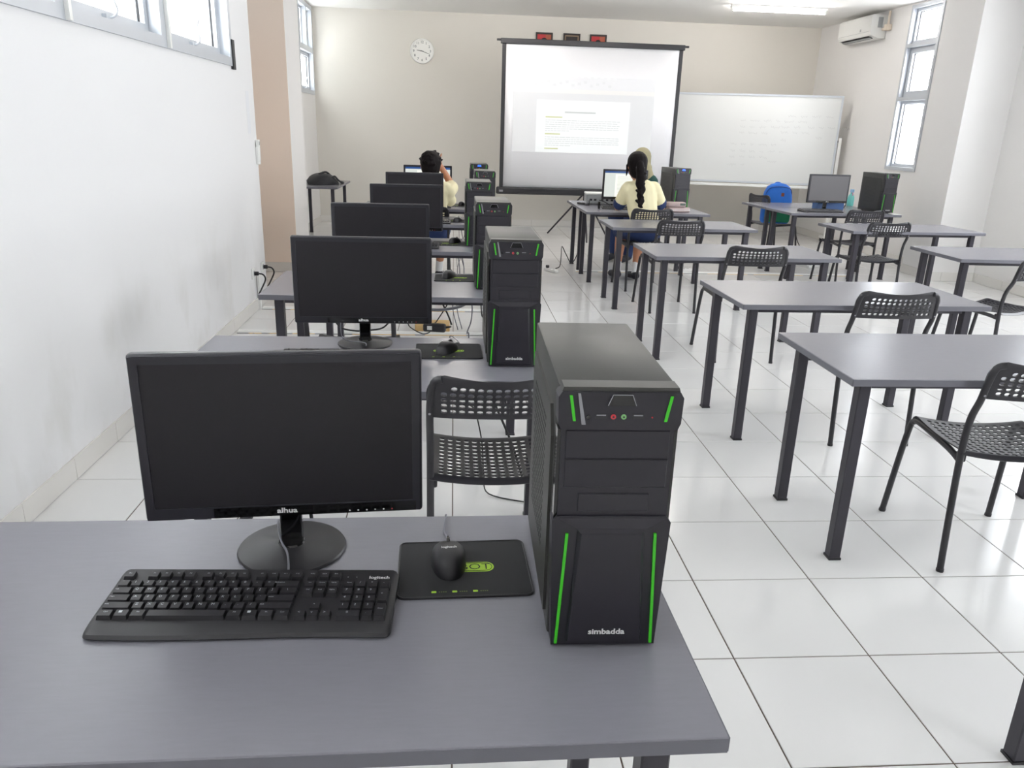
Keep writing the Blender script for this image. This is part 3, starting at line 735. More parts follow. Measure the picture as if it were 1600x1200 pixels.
# ------------------------------------------------------------------ mouse mats and mice
def rrect(hx, hy, r, n=5):
    P = []
    for cx, cy, a0 in ((hx-r, hy-r, 0), (-hx+r, hy-r, 90), (-hx+r, -hy+r, 180), (hx-r, -hy+r, 270)):
        for k in range(n+1):
            a = math.radians(a0+90*k/n); P.append((cx+r*math.cos(a), cy+r*math.sin(a)))
    return P
def make_pad():
    t = link('mouse_mat', None); hx, hy = .112, .0885
    MB().prism(rrect(hx, hy, .012), 0, .003, 'z').build('cloth_pad', PADM, t)
    P = rrect(hx-.001, hy-.001, .012); P3 = [(x, y, .0028) for x, y in P]+[(P[0][0], P[0][1], .0028)]
    MB().tube(P3, .0016, 6).build('stitched_edge', BLK, t, smooth=60)
    lg = MB().prism(rrect(.052, .0155, .0154, 8), .0031, .0033, 'z').build('logo_pill', LIME, t)
    rim = [(x, y, .0034) for x, y in rrect(.0485, .0125, .0124, 8)]; MB().tube(rim+[rim[0]], .0006, 5).build('logo_outline', PADM, lg)
    g = text_geo('ROBOT', .026, -.0002); MB().add(*g, 0, Matrix.Translation((.0, -.0005, .0035)) @ Matrix.Scale(1.05, 4, (1, 0, 0))).build('logo_lettering', PADM, lg)
    for k in range(3):
        MB().prism(rrect(.004, .0025, .001, 2), .0031, .0033, 'z', M=Matrix.Translation((-.052+k*.034, -.073, 0))).build('icon_print', LIME, t)
        q = MB()
        for j in range(4): q.box(-.044+k*.034+j*.0035, -.0418+k*.034+j*.0035, -.0742, -.0722, .0031, .0033)
        q.build('caption_print', mat('dim_lime_print', (96, 110, 52), .7), t)
    return t
def make_mouse():
    t = link('computer_mouse', None); n, m = 24, 10; vs = []; fs = []
    for i in range(m+1):
        ph = PI/2*i/m; rr = math.cos(ph)**.75 if i < m else 0; zz = .036*math.sin(ph)
        for k in range(n):
            a = 2*PI*k/n; cx, sy = math.cos(a), math.sin(a)
            hx = .030*(1+.10*sy) ; hy = .056
            x = hx*abs(cx)**.8*(1 if cx > 0 else -1)*rr; y = hy*abs(sy)**.85*(1 if sy > 0 else -1)*rr
            vs.append((x, y-(.006 if i > 3 else 0)*i/m, zz*(1-.22*max(0, sy*rr))))
    for i in range(m):
        for k in range(n): fs.append((i*n+k, i*n+(k+1) % n, (i+1)*n+(k+1) % n, (i+1)*n+k))
    fs.append(tuple(range(n-1, -1, -1)))
    MB().add(vs, fs).build('shell', BLK, t, smooth=50)
    MB().lathe([(.009, -.003), (.010, -.002), (.010, .002), (.009, .003)], 16, M=Matrix.Translation((0, .028, .024)) @ Matrix.Rotation(PI/2, 4, 'Y')).build('scroll_wheel', GLOSS, t)
    MB().tube(curve_pts([(0, .052, .016), (0, .045, .026), (0, .036, .0315)]), .0016, 6).build('button_seam', GLOSS, t)
    g = text_geo('logitech', .0085, .0002); MB().add(*g, 0, Matrix.Translation((0, -.008, .0364)) @ Matrix.Rotation(.05, 4, 'X')).build('brand_lettering', LETTER, t)
    return t
pad0, mouse0 = make_pad(), make_mouse(); pc = []
PADS = [(.022, 1.170, 1.8, -.004, 1.184, 3), (-.012, 2.535, 1.5, -.02, 2.53, -25), (.02, 3.885, 0, -.02, 3.90, -20), (-.02, 5.10, 0, .01, 5.14, -30), (.01, 6.40, 0, .035, 6.36, -20), (.05, 7.72, 0, .08, 7.74, -10)]
OW = ['nearest', 'second', 'third', 'fourth', 'fifth', 'farthest']
for k, (x, y, rz, mx, my, mrz) in enumerate(PADS):
    o = pad0 if k == 0 else copy_tree(pad0); m_ = mouse0 if k == 0 else copy_tree(mouse0)
    o.location = (x, y, ZT+.0003); o.rotation_euler = (0, 0, math.radians(rz)); tag(o, 'black mouse mat with lime logo on the %s left desk' % OW[k], 'mouse mat', 'black mouse mats')
    m_.location = (mx, my, ZT+.0037); m_.rotation_euler = (0, 0, math.radians(mrz)); tag(m_, 'black computer mouse on the mat of the %s left desk' % OW[k], 'mouse', 'black computer mice')
    R_ = Matrix.Translation((mx, my, ZT+.0037)) @ Matrix.Rotation(math.radians(mrz), 4, 'Z')
    pts = [R_ @ Vector((0, .052, .012)), R_ @ Vector((0, .075, .010)), R_ @ Vector((-.004, .11, .004)), Vector((mx-.006+.02*(k > 0), LY[k]+TD+.004, ZT+.006)), Vector((mx-.008+.02*(k > 0), LY[k]+TD+.018, ZT-.03)), Vector((mx+.0+.02*(k > 0), LY[k]+TD+.02, ZT-.2))]
    MB().tube(curve_pts(pts), .0018, 6).build('mouse_cable', CABLEG, None, smooth=60)
    tag(bpy.context.scene.collection.objects[-1], 'thin grey mouse cable running off the back of the %s left desk' % OW[k], 'cable', 'mouse cables')

# ------------------------------------------------------------------ cables, adapter, power strips
def cable(name, pts, r, m, label, group='loose cables', sub=6):
    return tag(MB().tube(curve_pts(pts, sub), r, 6).build(name, m, None, smooth=60), label, 'cable', group)
cable('keyboard_cable', [(-.268, 1.137, ZT+.02), (-.272, 1.16, ZT+.022), (-.283, 1.20, ZT+.02), (-.300, 1.235, ZT+.022), (-.315, 1.285, ZT+.03), (-.318, 1.33, ZT+.012), (-.315, 1.358, ZT+.004), (-.312, 1.37, ZT-.05), (-.31, 1.37, ZT-.3)], .002, CABLEG, 'grey keyboard cable crossing the nearest monitor\'s round base')
cable('monitor_cable', [(-.33, 1.25, ZT+.10), (-.335, 1.262, ZT+.07), (-.325, 1.28, ZT+.05), (-.305, 1.30, ZT+.05), (-.28, 1.34, ZT+.03), (-.27, 1.362, ZT+.0), (-.26, 1.37, ZT-.3)], .0035, CABLE, 'black cable looping behind the nearest monitor\'s neck')
cable('monitor_cable', [(-.42, 2.65, ZT+.10), (-.39, 2.66, ZT+.05), (-.34, 2.67, ZT+.035), (-.29, 2.68, ZT+.035), (-.24, 2.67, ZT+.05), (-.20, 2.66, ZT+.10)], .003, CABLE, 'black cable sagging behind the second monitor\'s neck')
cable('video_cable', [(-.38, 2.60, ZT+.09), (-.37, 2.58, ZT+.03), (-.30, 2.57, ZT+.02), (-.29, 2.545, ZT+.015)], .002, CABLEG, 'grey cable over the second monitor\'s round base')
cable('power_cable', [(.07, 2.78, .60), (.06, 2.80, .42), (.09, 2.84, .36), (.12, 2.86, .22), (.13, 2.85, .08), (.15, 2.82, .01), (.3, 2.75, .006)], .003, CABLE, 'thin black cable hanging below the second desk, under the near chair')
cable('power_cable', [(.08, 2.76, .62), (.16, 2.86, .40), (.24, 2.92, .2), (.30, 2.94, .01)], .005, CABLE, 'thick black cable slanting down behind the near chair')
cable('power_cable', [(-.09, 4.05, .60), (-.05, 4.10, .50), (-.02, 4.12, .43), (-.005, 4.125, .385)], .005, CABLE, 'black cable falling to the adapter under the third desk')
cable('signal_cable', [(.03, 4.05, .63), (-.03, 4.10, .50), (-.085, 4.15, .40), (-.095, 4.15, .39)], .0035, CABLE, 'black cable slanting left under the third desk')
cable('conduit_hose', [(-.24, 4.06, .52), (-.16, 4.08, .485), (-.06, 4.08, .478), (.04, 4.07, .50), (.10, 4.06, .545), (.14, 4.05, .62)], .008, CABLEG, 'grey corrugated hose sagging under the third desk')
cable('signal_cable', [(.09, 4.05, .54), (.105, 4.07, .50), (.10, 4.07, .42), (.08, 4.09, .35), (.09, 4.10, .32), (.08, 4.1, .006)], .0035, CABLEG, 'wavy grey cable under the third desk by its tower')
cable('signal_cable', [(.145, 4.03, .62), (.155, 4.03, .47), (.175, 4.05, .40), (.19, 4.08, .01)], .004, CABLE, 'black cable dropping behind the third desk\'s tower')
cable('signal_cable', [(-.24, 4.12, .42), (-.235, 4.14, .37), (-.17, 4.16, .325), (-.13, 4.16, .33), (-.115, 4.15, .355)], .003, CABLE, 'thin black cable looping left of the adapter')
for k, (x, y) in enumerate([(.02, 5.45), (.05, 5.47), (.06, 6.80), (.10, 8.02)]):
    cable('signal_cable', [(x, y, .62), (x+.03, y+.04, .42), (x-.02, y+.05, .2), (x+.02, y+.05, .006)], .004, CABLEG, ['grey cable under the fourth desk, left strand', 'grey cable under the fourth desk, right strand', 'grey cable under the fifth desk', 'grey cable under the sixth desk'][k])
ad = thing('power_adapter', 'black power adapter with white label hanging under the third desk', 'adapter', (-.09, 4.13, .365), math.radians(-10))
MB().rbox(-.07, .055, -.02, .02, -.022, .025, .012, 3).build('adapter_body', BLK, ad, smooth=40)
MB().box(-.045, -.018, -.0206, -.0196, -.008, .014).build('label_sticker', PAPER, ad)
MB().tube([(.05, 0, .005), (.085, 0, .012)], [.008, .004], 8).build('strain_relief', CABLE, ad)
tag(MB().rbox(-.27, -.02, 5.46, 5.62, .0004, .05, .004, 1).build('wooden_block', WOOD, None), 'pale wooden block on the floor behind the third left desk', 'wood block')
def power_strip(x, y, rz, label):
    t = thing('power_strip', label, 'power strip', (x, y, .0003), math.radians(rz))
    MB().rbox(-.10, .10, -.022, .022, 0, .03, .007, 2).build('housing', WPLAS, t, smooth=40)
    for k in range(3):
        o = MB().lathe([(.016, .03), (.016, .0315)], 14, M=Matrix.Translation((-.065+k*.055, 0, 0))).build('socket', GPLAS, t)
    MB().rbox(-.082, -.048, -.014, .014, .0315, .06, .006, 2).build('plug', BLK, t)
power_strip(1.03, 8.03, -60, 'white power strip on the floor left of the girl\'s desk')
power_strip(2.5, 8.18, 20, 'white power strip on the floor under the girl\'s desk')
power_strip(4.15, 8.6, 20, 'white power strip on the floor under the right computer desk')
cable('power_cable', [(1.08, 8.06, .03), (1.13, 8.1, .05), (1.16, 8.25, .14), (1.2, 8.5, .2), (1.26, 8.55, .1), (1.32, 8.5, .02), (1.38, 8.45, .2), (1.39, 8.42, .6)], .005, CABLE, 'black cable curving from the power strip up to the projector desk')
cable('power_cable', [(4.02, 8.98, .62), (4.05, 9.02, .4), (4.1, 8.95, .2), (4.2, 8.7, .05)], .005, CABLE, 'black cable hanging behind the right computer desk')
TAPE = mat('hazard_tape', (210, 160, 60), .7)
nt = TAPE.node_tree; tcn = nt.nodes.new('ShaderNodeTexCoord'); wv = nt.nodes.new('ShaderNodeTexNoise'); wv.inputs['Scale'].default_value = 6
rmp = nt.nodes.new('ShaderNodeValToRGB'); rmp.color_ramp.interpolation = 'CONSTANT'; rmp.color_ramp.elements[0].color = (.05, .05, .05, 1); rmp.color_ramp.elements[1].position = .48; rmp.color_ramp.elements[1].color = (.65, .40, .10, 1)
nt.links.new(tcn.outputs['Object'], wv.inputs['Vector']); nt.links.new(wv.outputs['Fac'], rmp.inputs['Fac']); nt.links.new(rmp.outputs['Color'], nt.nodes['Principled BSDF'].inputs['Base Color'])
def cable_cover(x0, x1, y, label):
    t = thing('cable_cover', label, 'cable cover', ((x0+x1)/2, y, .0003)); h = (x1-x0)/2
    MB().prism([(-.035, 0), (.035, 0), (.02, .012), (-.02, .012)], -h, h, 'x').build('duct', WPLAS, t)
    MB().box(-h, h, -.047, -.036, 0, .002).build('tape_edge', TAPE, t); MB().box(-h, h, .036, .047, 0, .002).build('tape_edge', TAPE, t)
cable_cover(-1.50, .25, 6.15, 'white cable cover with yellow and black tape, the farther one by the left wall')
cable_cover(-1.50, .25, 5.40, 'white cable cover with yellow and black tape, the nearer one by the left wall')
cable_cover(1.30, 4.3, 8.10, 'long cable cover on the floor under the girl\'s desk')

# ------------------------------------------------------------------ things on the walls
ck = thing('wall_clock', 'round white wall clock reading about nine eighteen', 'clock', (-.455, YB-.001, 2.43))
RX = Matrix.Rotation(PI/2, 4, 'X')
MB().lathe([(.168, 0), (.170, .02), (.162, .036), (.150, .036), (.148, .028), (.148, .01)], 48, M=RX).build('rim', WPLAS, ck, smooth=40)
MB().lathe([(.149, .0), (.149, .014)], 48, M=RX).build('dial', PAPER, ck)
num = MB()
for k in range(12):
    a = PI/2-(k+1)*PI/6; num.add(*text_geo(str(k+1), .046, .0008), 0, Matrix.Translation((.118*math.cos(a), -.0146, .118*math.sin(a))) @ UPY)
num.build('numerals', mat('clock_print', (120, 122, 124), .6), ck)
def hand(ang, L, wd, nm):
    a = math.radians(90-ang); d = Vector((math.cos(a), 0, math.sin(a))); n = Vector((-d.z, 0, d.x))
    p = [(-d*.02+n*wd), (-d*.02-n*wd), (d*L-n*wd*.6), (d*L+n*wd*.6)]
    MB().add([(q.x, -.017, q.z) for q in p]+[(q.x, -.020, q.z) for q in p], [(0,1,2,3),(7,6,5,4),(0,4,5,1),(1,5,6,2),(2,6,7,3),(3,7,4,0)]).build(nm, mat('clock_hand', (60, 62, 66), .5), ck)
hand(279, .075, .005, 'hour_hand'); hand(110, .115, .004, 'minute_hand')
def picture(x, label, kind):
    t = thing('framed_picture', label, 'picture', (x, YB-.001, 2.59), 0, 'framed pictures above the screen')
    f = MB()
    for (x0, x1, z0, z1) in ((-.122, .122, .125, .15), (-.122, .122, -.15, -.125), (-.122, -.10, -.125, .125), (.10, .122, -.125, .125)): f.box(x0, x1, -.022, 0, z0, z1)
    f.build('frame', mat('dark_wood_frame', (40, 28, 26), .5), t)
    if kind:
        MB().box(-.1, .1, -.012, -.002, -.125, .125).build('backdrop', mat('red_backdrop', (190, 52, 56), .6), t)
        MB().box(.02, .1, -.0125, -.0115, -.125, .125).build('drape', mat('orange_backdrop', (176, 92, 66), .6), t)
        s = MB(); s.ball((0, -.013, .02), (.028, .002, .036), 14, 0); s.build('portrait_head', SKIN, t)
        MB().ball((0, -.0135, .056), (.036, .002, .026), 14).build('portrait_cap', mat('portrait_dark', (22, 20, 24), .7), t)
        MB().ball((0, -.013, -.08), (.075, .002, .055), 14).build('portrait_coat', mat('portrait_dark', (22, 20, 24), .7), t)
        MB().ball((0, -.0142, -.05), (.02, .001, .03), 10).build('portrait_shirt', PAPER, t)
    else:
        MB().box(-.1, .1, -.012, -.002, -.125, .125).build('mount', mat('beige_mount', (150, 128, 104), .7), t)
        MB().box(-.085, .085, -.0125, -.0115, -.11, .11).build('dark_field', mat('dark_field', (48, 40, 40), .6), t)
picture(1.29, 'small dark-framed portrait on red, left of three above the screen', 1)
picture(1.688, 'small dark-framed picture with dark field, middle of three above the screen', 0)
picture(2.073, 'small dark-framed portrait on red, right of three above the screen', 1)

ac = thing('air_conditioner', 'white split air conditioner high on the right wall', 'air conditioner', (XRF-.001, 10.62, 2.63))
prof = [(0, 0), (-.10, -.0), (-.185, .03), (-.205, .07), (-.205, .25), (-.19, .27), (0, .27)]
MB().prism([(x, z) for x, z in prof], -.43, .43, 'y').build('shell', WPLAS, ac, smooth=35)
MB().box(-.2065, -.2045, -.41, .41, .075, .078).build('panel_seam', GPLAS, ac)
MB().add([(-.115, -.36, -.001), (-.115, .38, -.001), (-.183, .38, .026), (-.183, -.36, .026)], [(0,1,2,3)]).build('air_outlet', GASKET, ac)
MB().add([(-.135, -.355, .001), (-.135, .375, .001), (-.162, .375, .012), (-.162, -.355, .012), (-.137, -.355, -.003), (-.137, .375, -.003), (-.164, .375, .008), (-.164, -.355, .008)], [(0,1,2,3),(7,6,5,4),(0,4,5,1),(1,5,6,2),(2,6,7,3),(3,7,4,0)]).build('louvre', GPLAS, ac)
MB().box(-.2075, -.2045, -.19, -.16, .09, .12).build('badge', GPLAS, ac)
MB().box(-.12, -.06, -.433, -.429, .12, .24).build('rating_sticker', GPLAS, ac)
MB().rbox(-.07, 0, -.56, -.48, .08, .15, .01, 2).build('pipe_joint', mat('cream_plastic', (228, 214, 196), .5), ac)
MB().tube([(-.035, -.52, .14), (-.035, -.52, .30)], .014, 8).build('pipe', mat('cream_plastic', (228, 214, 196), .5), ac)
MB().tube([(-.05, -.43, .10), (-.035, -.50, .11)], .016, 8).build('pipe_elbow', mat('cream_plastic', (228, 214, 196), .5), ac)

TUBE = mat('lit_tube', (250, 250, 250), .3, emit=(255, 249, 243), estr=75)
def batten(x, y, label):
    bt = thing('ceiling_light', label, 'ceiling light', (x, y, ZC-.0005), 0, 'ceiling lights')
    MB().rbox(-.61, .61, -.03, .03, -.035, 0, .004, 1).build('housing', WPLAS, bt)
    for q in (-.60, .58): MB().rbox(q, q+.02, -.014, .014, -.075, -.035, .003, 1).build('lamp_holder', WPLAS, bt)
    MB().tube([(-.58, 0, -.058), (.58, 0, -.058)], .014, 12).build('tube', TUBE, bt, smooth=50)
batten(4.0, 10.25, 'white fluorescent batten light on the ceiling at top right')
for x, y, lb in [(.3, 9.6, 'beyond the boy'), (2.0, 8.1, 'above the girl with the ponytail')]:  # unseen battens added to brighten the far end of the room
    batten(x, y, 'added unseen batten light on the ceiling '+lb)

sw = thing('remote_holder', 'small white remote control holder at the end of the left wall', 'remote holder', (XL+.0005, 6.405, 1.09))
MB().rbox(0, .022, -.032, .032, 0, .13, .004, 2).build('cradle', WPLAS, sw)
MB().rbox(.004, .026, -.024, .024, .03, .185, .005, 2).build('remote_control', WPLAS, sw)
MB().box(.026, .0265, -.016, .016, .145, .172).build('display_window', GPLAS, sw)
nt_ = MB(); nt_.box(0, .0006, -.045, .045, 0, .30)
tag(nt_.build('wall_notice', mat('notice_paper', (230, 231, 234), .7), None, loc=(XL+.0003, 6.24, 1.32)), 'blank pale notice sheet on the left wall near its far end', 'notice')
for k, (y, z, lab) in enumerate([(6.02, .30, 'white wall socket with black plug low on the left wall, nearer one'), (6.32, .30, 'white wall socket with black plug low on the left wall, farther one')]):
    t = thing('wall_socket', lab, 'socket', (XL+.0003, y, z))
    MB().rbox(0, .010, -.04, .04, -.04, .04, .003, 2).build('plate', WPLAS, t)
    MB().lathe([(.021, 0), (.021, .004)], 16, M=Matrix.Translation((.0095, 0, 0)) @ Matrix.Rotation(PI/2, 4, 'Y')).build('receptacle', GPLAS, t)
    MB().rbox(.012, .045, -.013, .013, -.014, .014, .005, 2).build('plug', BLK, t)
    MB().tube(curve_pts([(.045, 0, 0), (.075, .01, -.01), (.085, .03, -.05), (.06, .02, -.11), (.035, .0, -.16)]), .006, 8).build('plug_cable', CABLE, t, smooth=60)
tag(MB().box(XL+.0085, XL+.024, 6.10, 6.13, .001, .28).build('cable_duct', WPLAS, None), 'white vertical cable duct below the left wall sockets', 'cable duct')

# ------------------------------------------------------------------ projection screen and whiteboard
ps = thing('projection_screen', 'large white tripod projection screen with black border', 'projection screen', (1.775, 10.6, 0))
HW, Z0, Z1 = 1.166, .615, 2.50
fab = MB(); nx = 20
for k in range(nx):   # slightly rippled cloth
    x0, x1 = -HW+.05+2*(HW-.05)*k/nx, -HW+.05+2*(HW-.05)*(k+1)/nx
    y0, y1 = .004*math.sin(k*.9), .004*math.sin((k+1)*.9)
    fab.add([(x0, y0, Z0+.06), (x1, y1, Z0+.06), (x1, y1, Z1-.06), (x0, y0, Z1-.06)], [(0,1,2,3)])
fb = fab.build('fabric', SCREENW, ps, smooth=60); md = fb.modifiers.new('thickness', 'SOLIDIFY'); md.thickness = .002; md.offset = 1
for q in (-HW, HW-.05): MB().box(q, q+.05, -.007, -.005, Z0+.06, Z1-.06).build('black_border', BLK, ps)
MB().rbox(-HW-.02, HW+.02, -.02, .02, Z1-.065, Z1, .006, 2).build('top_bar', BLK, ps)
for s in (-1, 1): MB().tube([(s*(HW+.02), 0, Z1-.02), (s*(HW+.07), 0, Z1-.02)], .014, 8).build('end_knob', BLK, ps)
MB().rbox(-HW-.04, HW+.04, -.035, .035, Z0-.03, Z0+.065, .02, 2).build('roller_case', BLK, ps)
MB().box(-HW, -HW+.05, -.0362, -.0348, Z0, Z0+.025).build('maker_plate', SILVER, ps)
MB().tube([(0, .055, .25), (0, .055, Z1-.03)], .016, 10).build('pole', STEEL, ps)
for fx, fy in ((-.42, .56), (.42, .56), (0, -.35)): MB().tube([(0, .055, .62), (fx, fy, .01)], .012, 8).build('tripod_leg', STEEL, ps)
# projected picture on the fabric
def glow(name, rgb, st): return mat(name, (225, 226, 228), .85, emit=rgb, estr=st)
xa, xb, za, zb = -HW+.155, HW-.33, 1.135, 2.075
im = MB()
im.box(xa, xb, -.0075, -.007, za, zb, 0); im.box(xa, xb, -.0078, -.0075, zb-.20, zb, 1); im.box(xa, xb, -.008, -.0078, zb-.205, zb-.155, 2)
im.box(xa+.31, xb-.31, -.0082, -.0075, za, zb-.29, 3)
pl = xa+.43; pr = xb-.43
im.box(pl+.25, pr-.33, -.0085, -.0082, zb-.445, zb-.425, 4)
z = zb-.505
for para in range(3):
    im.box(pl, pl+.22-.02*para, -.0085, -.0082, z, z+.014, 5); z -= .035
    for k in range(6 if para == 0 else 5):
        if z < za+.02: break
        xx = pl
        end = pr if k < 5-para % 2 else pl+.35
        while xx < end-.03:
            L = .02+random.random()*.06; im.box(xx, min(xx+L, end), -.0085, -.0082, z, z+.006, 4); xx += L+.008
        z -= .026
    z -= .018
for k in range(16): im.box(xa+.02+k*.085, xa+.06+k*.085, -.0081, -.0078, zb-.012, zb-.004, 3); im.box(xa+.03+k*.08, xa+.07+k*.08, -.0081, -.0078, zb-.12+.02*(k % 3), zb-.09+.02*(k % 3), 0)
im.build('projected_image', [glow('projected_grey', (215, 222, 222), .06), glow('projected_ribbon', (236, 236, 240), .10), glow('projected_cream', (250, 240, 215), .12),
         glow('projected_page', (245, 255, 252), .17), mat('projected_text', (212, 216, 216), .85), mat('projected_highlight', (214, 218, 168), .85)], ps)

wb = thing('whiteboard', 'large wheeled whiteboard with faint grey handwriting at the back', 'whiteboard', (4.06, 10.965, 0), math.radians(-13))
HB = 1.19; zb0, zb1 = .79, 1.965
MB().box(-HB+.02, HB-.02, -.008, .012, zb0+.02, zb1-.02).build('writing_surface', WBOARD, wb)
fr = MB()
for (x0, x1, z0, z1) in ((-HB, HB, zb1-.025, zb1), (-HB, HB, zb0, zb0+.025), (-HB, -HB+.025, zb0+.025, zb1-.025), (HB-.025, HB, zb0+.025, zb1-.025)): fr.box(x0, x1, -.016, .018, z0, z1)
fr.build('frame', ALU, wb)
MB().rbox(-HB, HB, -.075, -.016, zb0-.045, zb0-.01, .006, 2).build('pen_tray', WPLAS, wb)
for s in (-1, 1):
    MB().rbox(s*(HB+.035)-.022, s*(HB+.035)+.022, -.01, .035, .08, 1.43, .006, 2).build('stand_post', WPLAS, wb)
    MB().tube([(s*(HB-.01), .01, 1.38), (s*(HB+.035), .012, 1.38)], .015, 8).build('pivot', STEEL, wb)
    MB().rbox(s*(HB+.035)-.022, s*(HB+.035)+.022, -.28, .30, .05, .085, .006, 2).build('stand_foot', WPLAS, wb)
    for y in (-.25, .27): MB().lathe([(.025, -.012), (.025, .012)], 14, M=Matrix.Translation((s*(HB+.035), y, .025)) @ Matrix.Rotation(PI/2, 4, 'Y')).build('castor', BLK, wb)
ink = MB(); rr = random.Random(3)
def scribble(x, z, n, h=.045):
    for c in range(n):
        L = rr.uniform(.05, .13); P = []; m_ = int(L/.012)+3
        for k in range(m_): P.append((x+L*k/(m_-1), -.0085, z+h*.5*math.sin(k*2.3+rr.random()*2)*rr.uniform(.3, 1)))
        ink.tube(P, .0016, 4); x += L+.06
for x, z, n in ((-.12, 1.62, 6), (-.12, 1.54, 4), (-.12, 1.46, 3), (-.22, 1.31, 5), (-.22, 1.22, 6), (-.22, 1.14, 4), (-.24, 1.03, 2), (.50, 1.69, 4), (.43, 1.55, 2), (.43, 1.48, 3), (.78, 1.55, 4), (.44, 1.38, 1), (.9, 1.42, 1), (.30, 1.06+.03, 1)):
    scribble(x, z, n)
ink.build('handwriting', INK, wb)

# ------------------------------------------------------------------ things on the far desks
pj = thing('projector', 'white and grey projector behind the girl\'s monitor', 'projector', (1.545, 8.28, ZT+.0003), math.radians(-3))
MB().rbox(-.155, .155, -.115, .115, .012, .105, .012, 3).build('shell', GPLAS, pj, smooth=40)
MB().rbox(-.157, .157, -.118, .118, .098, .118, .009, 3).build('lid', WPLAS, pj, smooth=40)
for x in (-.12, -.075, .0, .05, .1): MB().box(x, x+.025, -.1165, -.114, .04, .06).build('port', GASKET, pj)
MB().lathe([(.036, 0), (.034, .02), (.028, .022)], 20, M=Matrix.Translation((.08, .114, .065)) @ Matrix.Rotation(-PI/2, 4, 'X')).build('lens', GLOSS, pj)
for x in (-.12, .12): MB().lathe([(.012, 0), (.012, .014)], 10, M=Matrix.Translation((x, -.08, 0))).build('foot', BLK, pj)
MB().lathe([(.012, 0), (.012, .014)], 10, M=Matrix.Translation((0, .08, 0))).build('foot', BLK, pj)
cable('projector_cable', [(1.425, 8.155, ZT+.05), (1.40, 8.08, ZT+.045), (1.395, 8.05, ZT+.006), (1.36, 8.1, ZT+.005), (1.30, 8.2, ZT+.005)], .005, CABLE, 'black cable plugged into the back of the projector')
cable('projector_cable', [(1.52, 8.155, ZT+.05), (1.56, 8.07, ZT+.04), (1.62, 8.0, ZT+.008), (1.70, 7.95, ZT+.006)], .005, CABLE, 'black cable from projector to the girl\'s monitor')
t = thing('marker', 'short black cylinder standing on the girl\'s desk', 'marker', (1.445, 7.76, ZT+.0003))
MB().lathe([(.011, 0), (.012, .003), (.012, .05), (.009, .053)], 14).build('barrel', BLK, t, smooth=40); MB().lathe([(.0125, .038), (.0125, .066), (.010, .068)], 14).build('cap', GLOSS, t, smooth=40)
t = thing('remote_clicker', 'tiny dark clicker lying at the left end of the projector desk', 'remote', (1.335, 8.20, ZT+.0003), .5)
MB().rbox(-.02, .02, -.045, .045, 0, .018, .006, 2).build('body', BLK, t); MB().lathe([(.008, .018), (.008, .0195)], 10).build('button', GPLAS, t)
t = thing('pencil_case', 'pinkish grey pencil case, lower one, at the girl\'s right', 'pencil case', (2.20, 7.60, ZT+.0003), math.radians(6))
MB().rbox(-.11, .11, -.045, .045, 0, .045, .014, 3).build('pouch', PINK, t, smooth=40); MB().rbox(-.1105, .1105, -.0455, .0455, .020, .025, .001, 1).build('zip', PAPER, t)
t = thing('pencil_case', 'pinkish grey pencil case with dark trim lying on another case', 'pencil case', (2.175, 7.60, ZT+.0456), math.radians(3))
MB().rbox(-.095, .095, -.04, .04, 0, .052, .02, 3).build('pouch', PINK, t, smooth=40); MB().rbox(.03, .085, -.042, -.036, .02, .042, .004, 2).build('pocket', mat('grey_green_trim', (92, 104, 98), .7), t)
# right computer desk
t = thing('storage_box', 'blue translucent plastic box behind the right computer monitor', 'box', (4.08, 8.35, ZT+.0003), math.radians(3))
bl = mat('blue_box_plastic', (70, 106, 160), .3, alpha=.85)
bx = MB(); bx.box(-.15, .15, -.06, .06, 0, .004); bx.box(-.15, .15, -.06, -.056, .004, .075); bx.box(-.15, .15, .056, .06, .004, .075); bx.box(-.15, -.146, -.056, .056, .004, .075); bx.box(.146, .15, -.056, .056, .004, .075)
bx.build('tub', bl, t); MB().rbox(-.156, .156, -.066, .066, .0755, .087, .004, 2).build('lid', mat('blue_box_lid', (60, 104, 170), .4), t)
t = thing('spray_bottle', 'turquoise spray bottle with pink trigger beside the right monitor', 'spray bottle', (4.575, 8.83, ZT+.0003))
MB().lathe([(.036, 0), (.038, .005), (.038, .085), (.030, .115), (.013, .135), (.013, .15)], 20).build('bottle', mat('turquoise_plastic', (120, 205, 200), .3), t, smooth=40)
MB().rbox(-.012, .012, -.035, .025, .15, .185, .006, 2).build('nozzle', mat('pale_blue_plastic', (150, 190, 225), .4), t); MB().tube(curve_pts([(0, -.015, .152), (0, -.032, .135), (0, -.028, .115)]), .005, 6).build('trigger', mat('pink_plastic', (225, 130, 170), .4), t)
t = thing('tape_roll', 'brown paper roll between the right monitor and its tower', 'tape roll', (4.365, 8.70, ZT+.0003))
MB().lathe([(.02, 0), (.05, 0), (.05, .085), (.02, .085)], 24).build('roll', mat('tan_paper', (186, 150, 126), .8), t, smooth=40); MB().lathe([(.0195, 0), (.0195, .084), (.017, .084)], 20).build('core', WOOD, t)
tag(MB().box(4.56, 4.64, 7.855, 7.97, ZT+.0005, ZT+.002).build('paper_sheet', PAPER, None), 'white paper lying at the right corner of the computer desk', 'paper')
cable('power_cable', [(4.42, 8.62, ZT+.25), (4.40, 8.58, ZT+.12), (4.37, 8.55, ZT+.006), (4.30, 8.60, ZT+.006)], .005, CABLE, 'black cable slanting down beside the right tower')
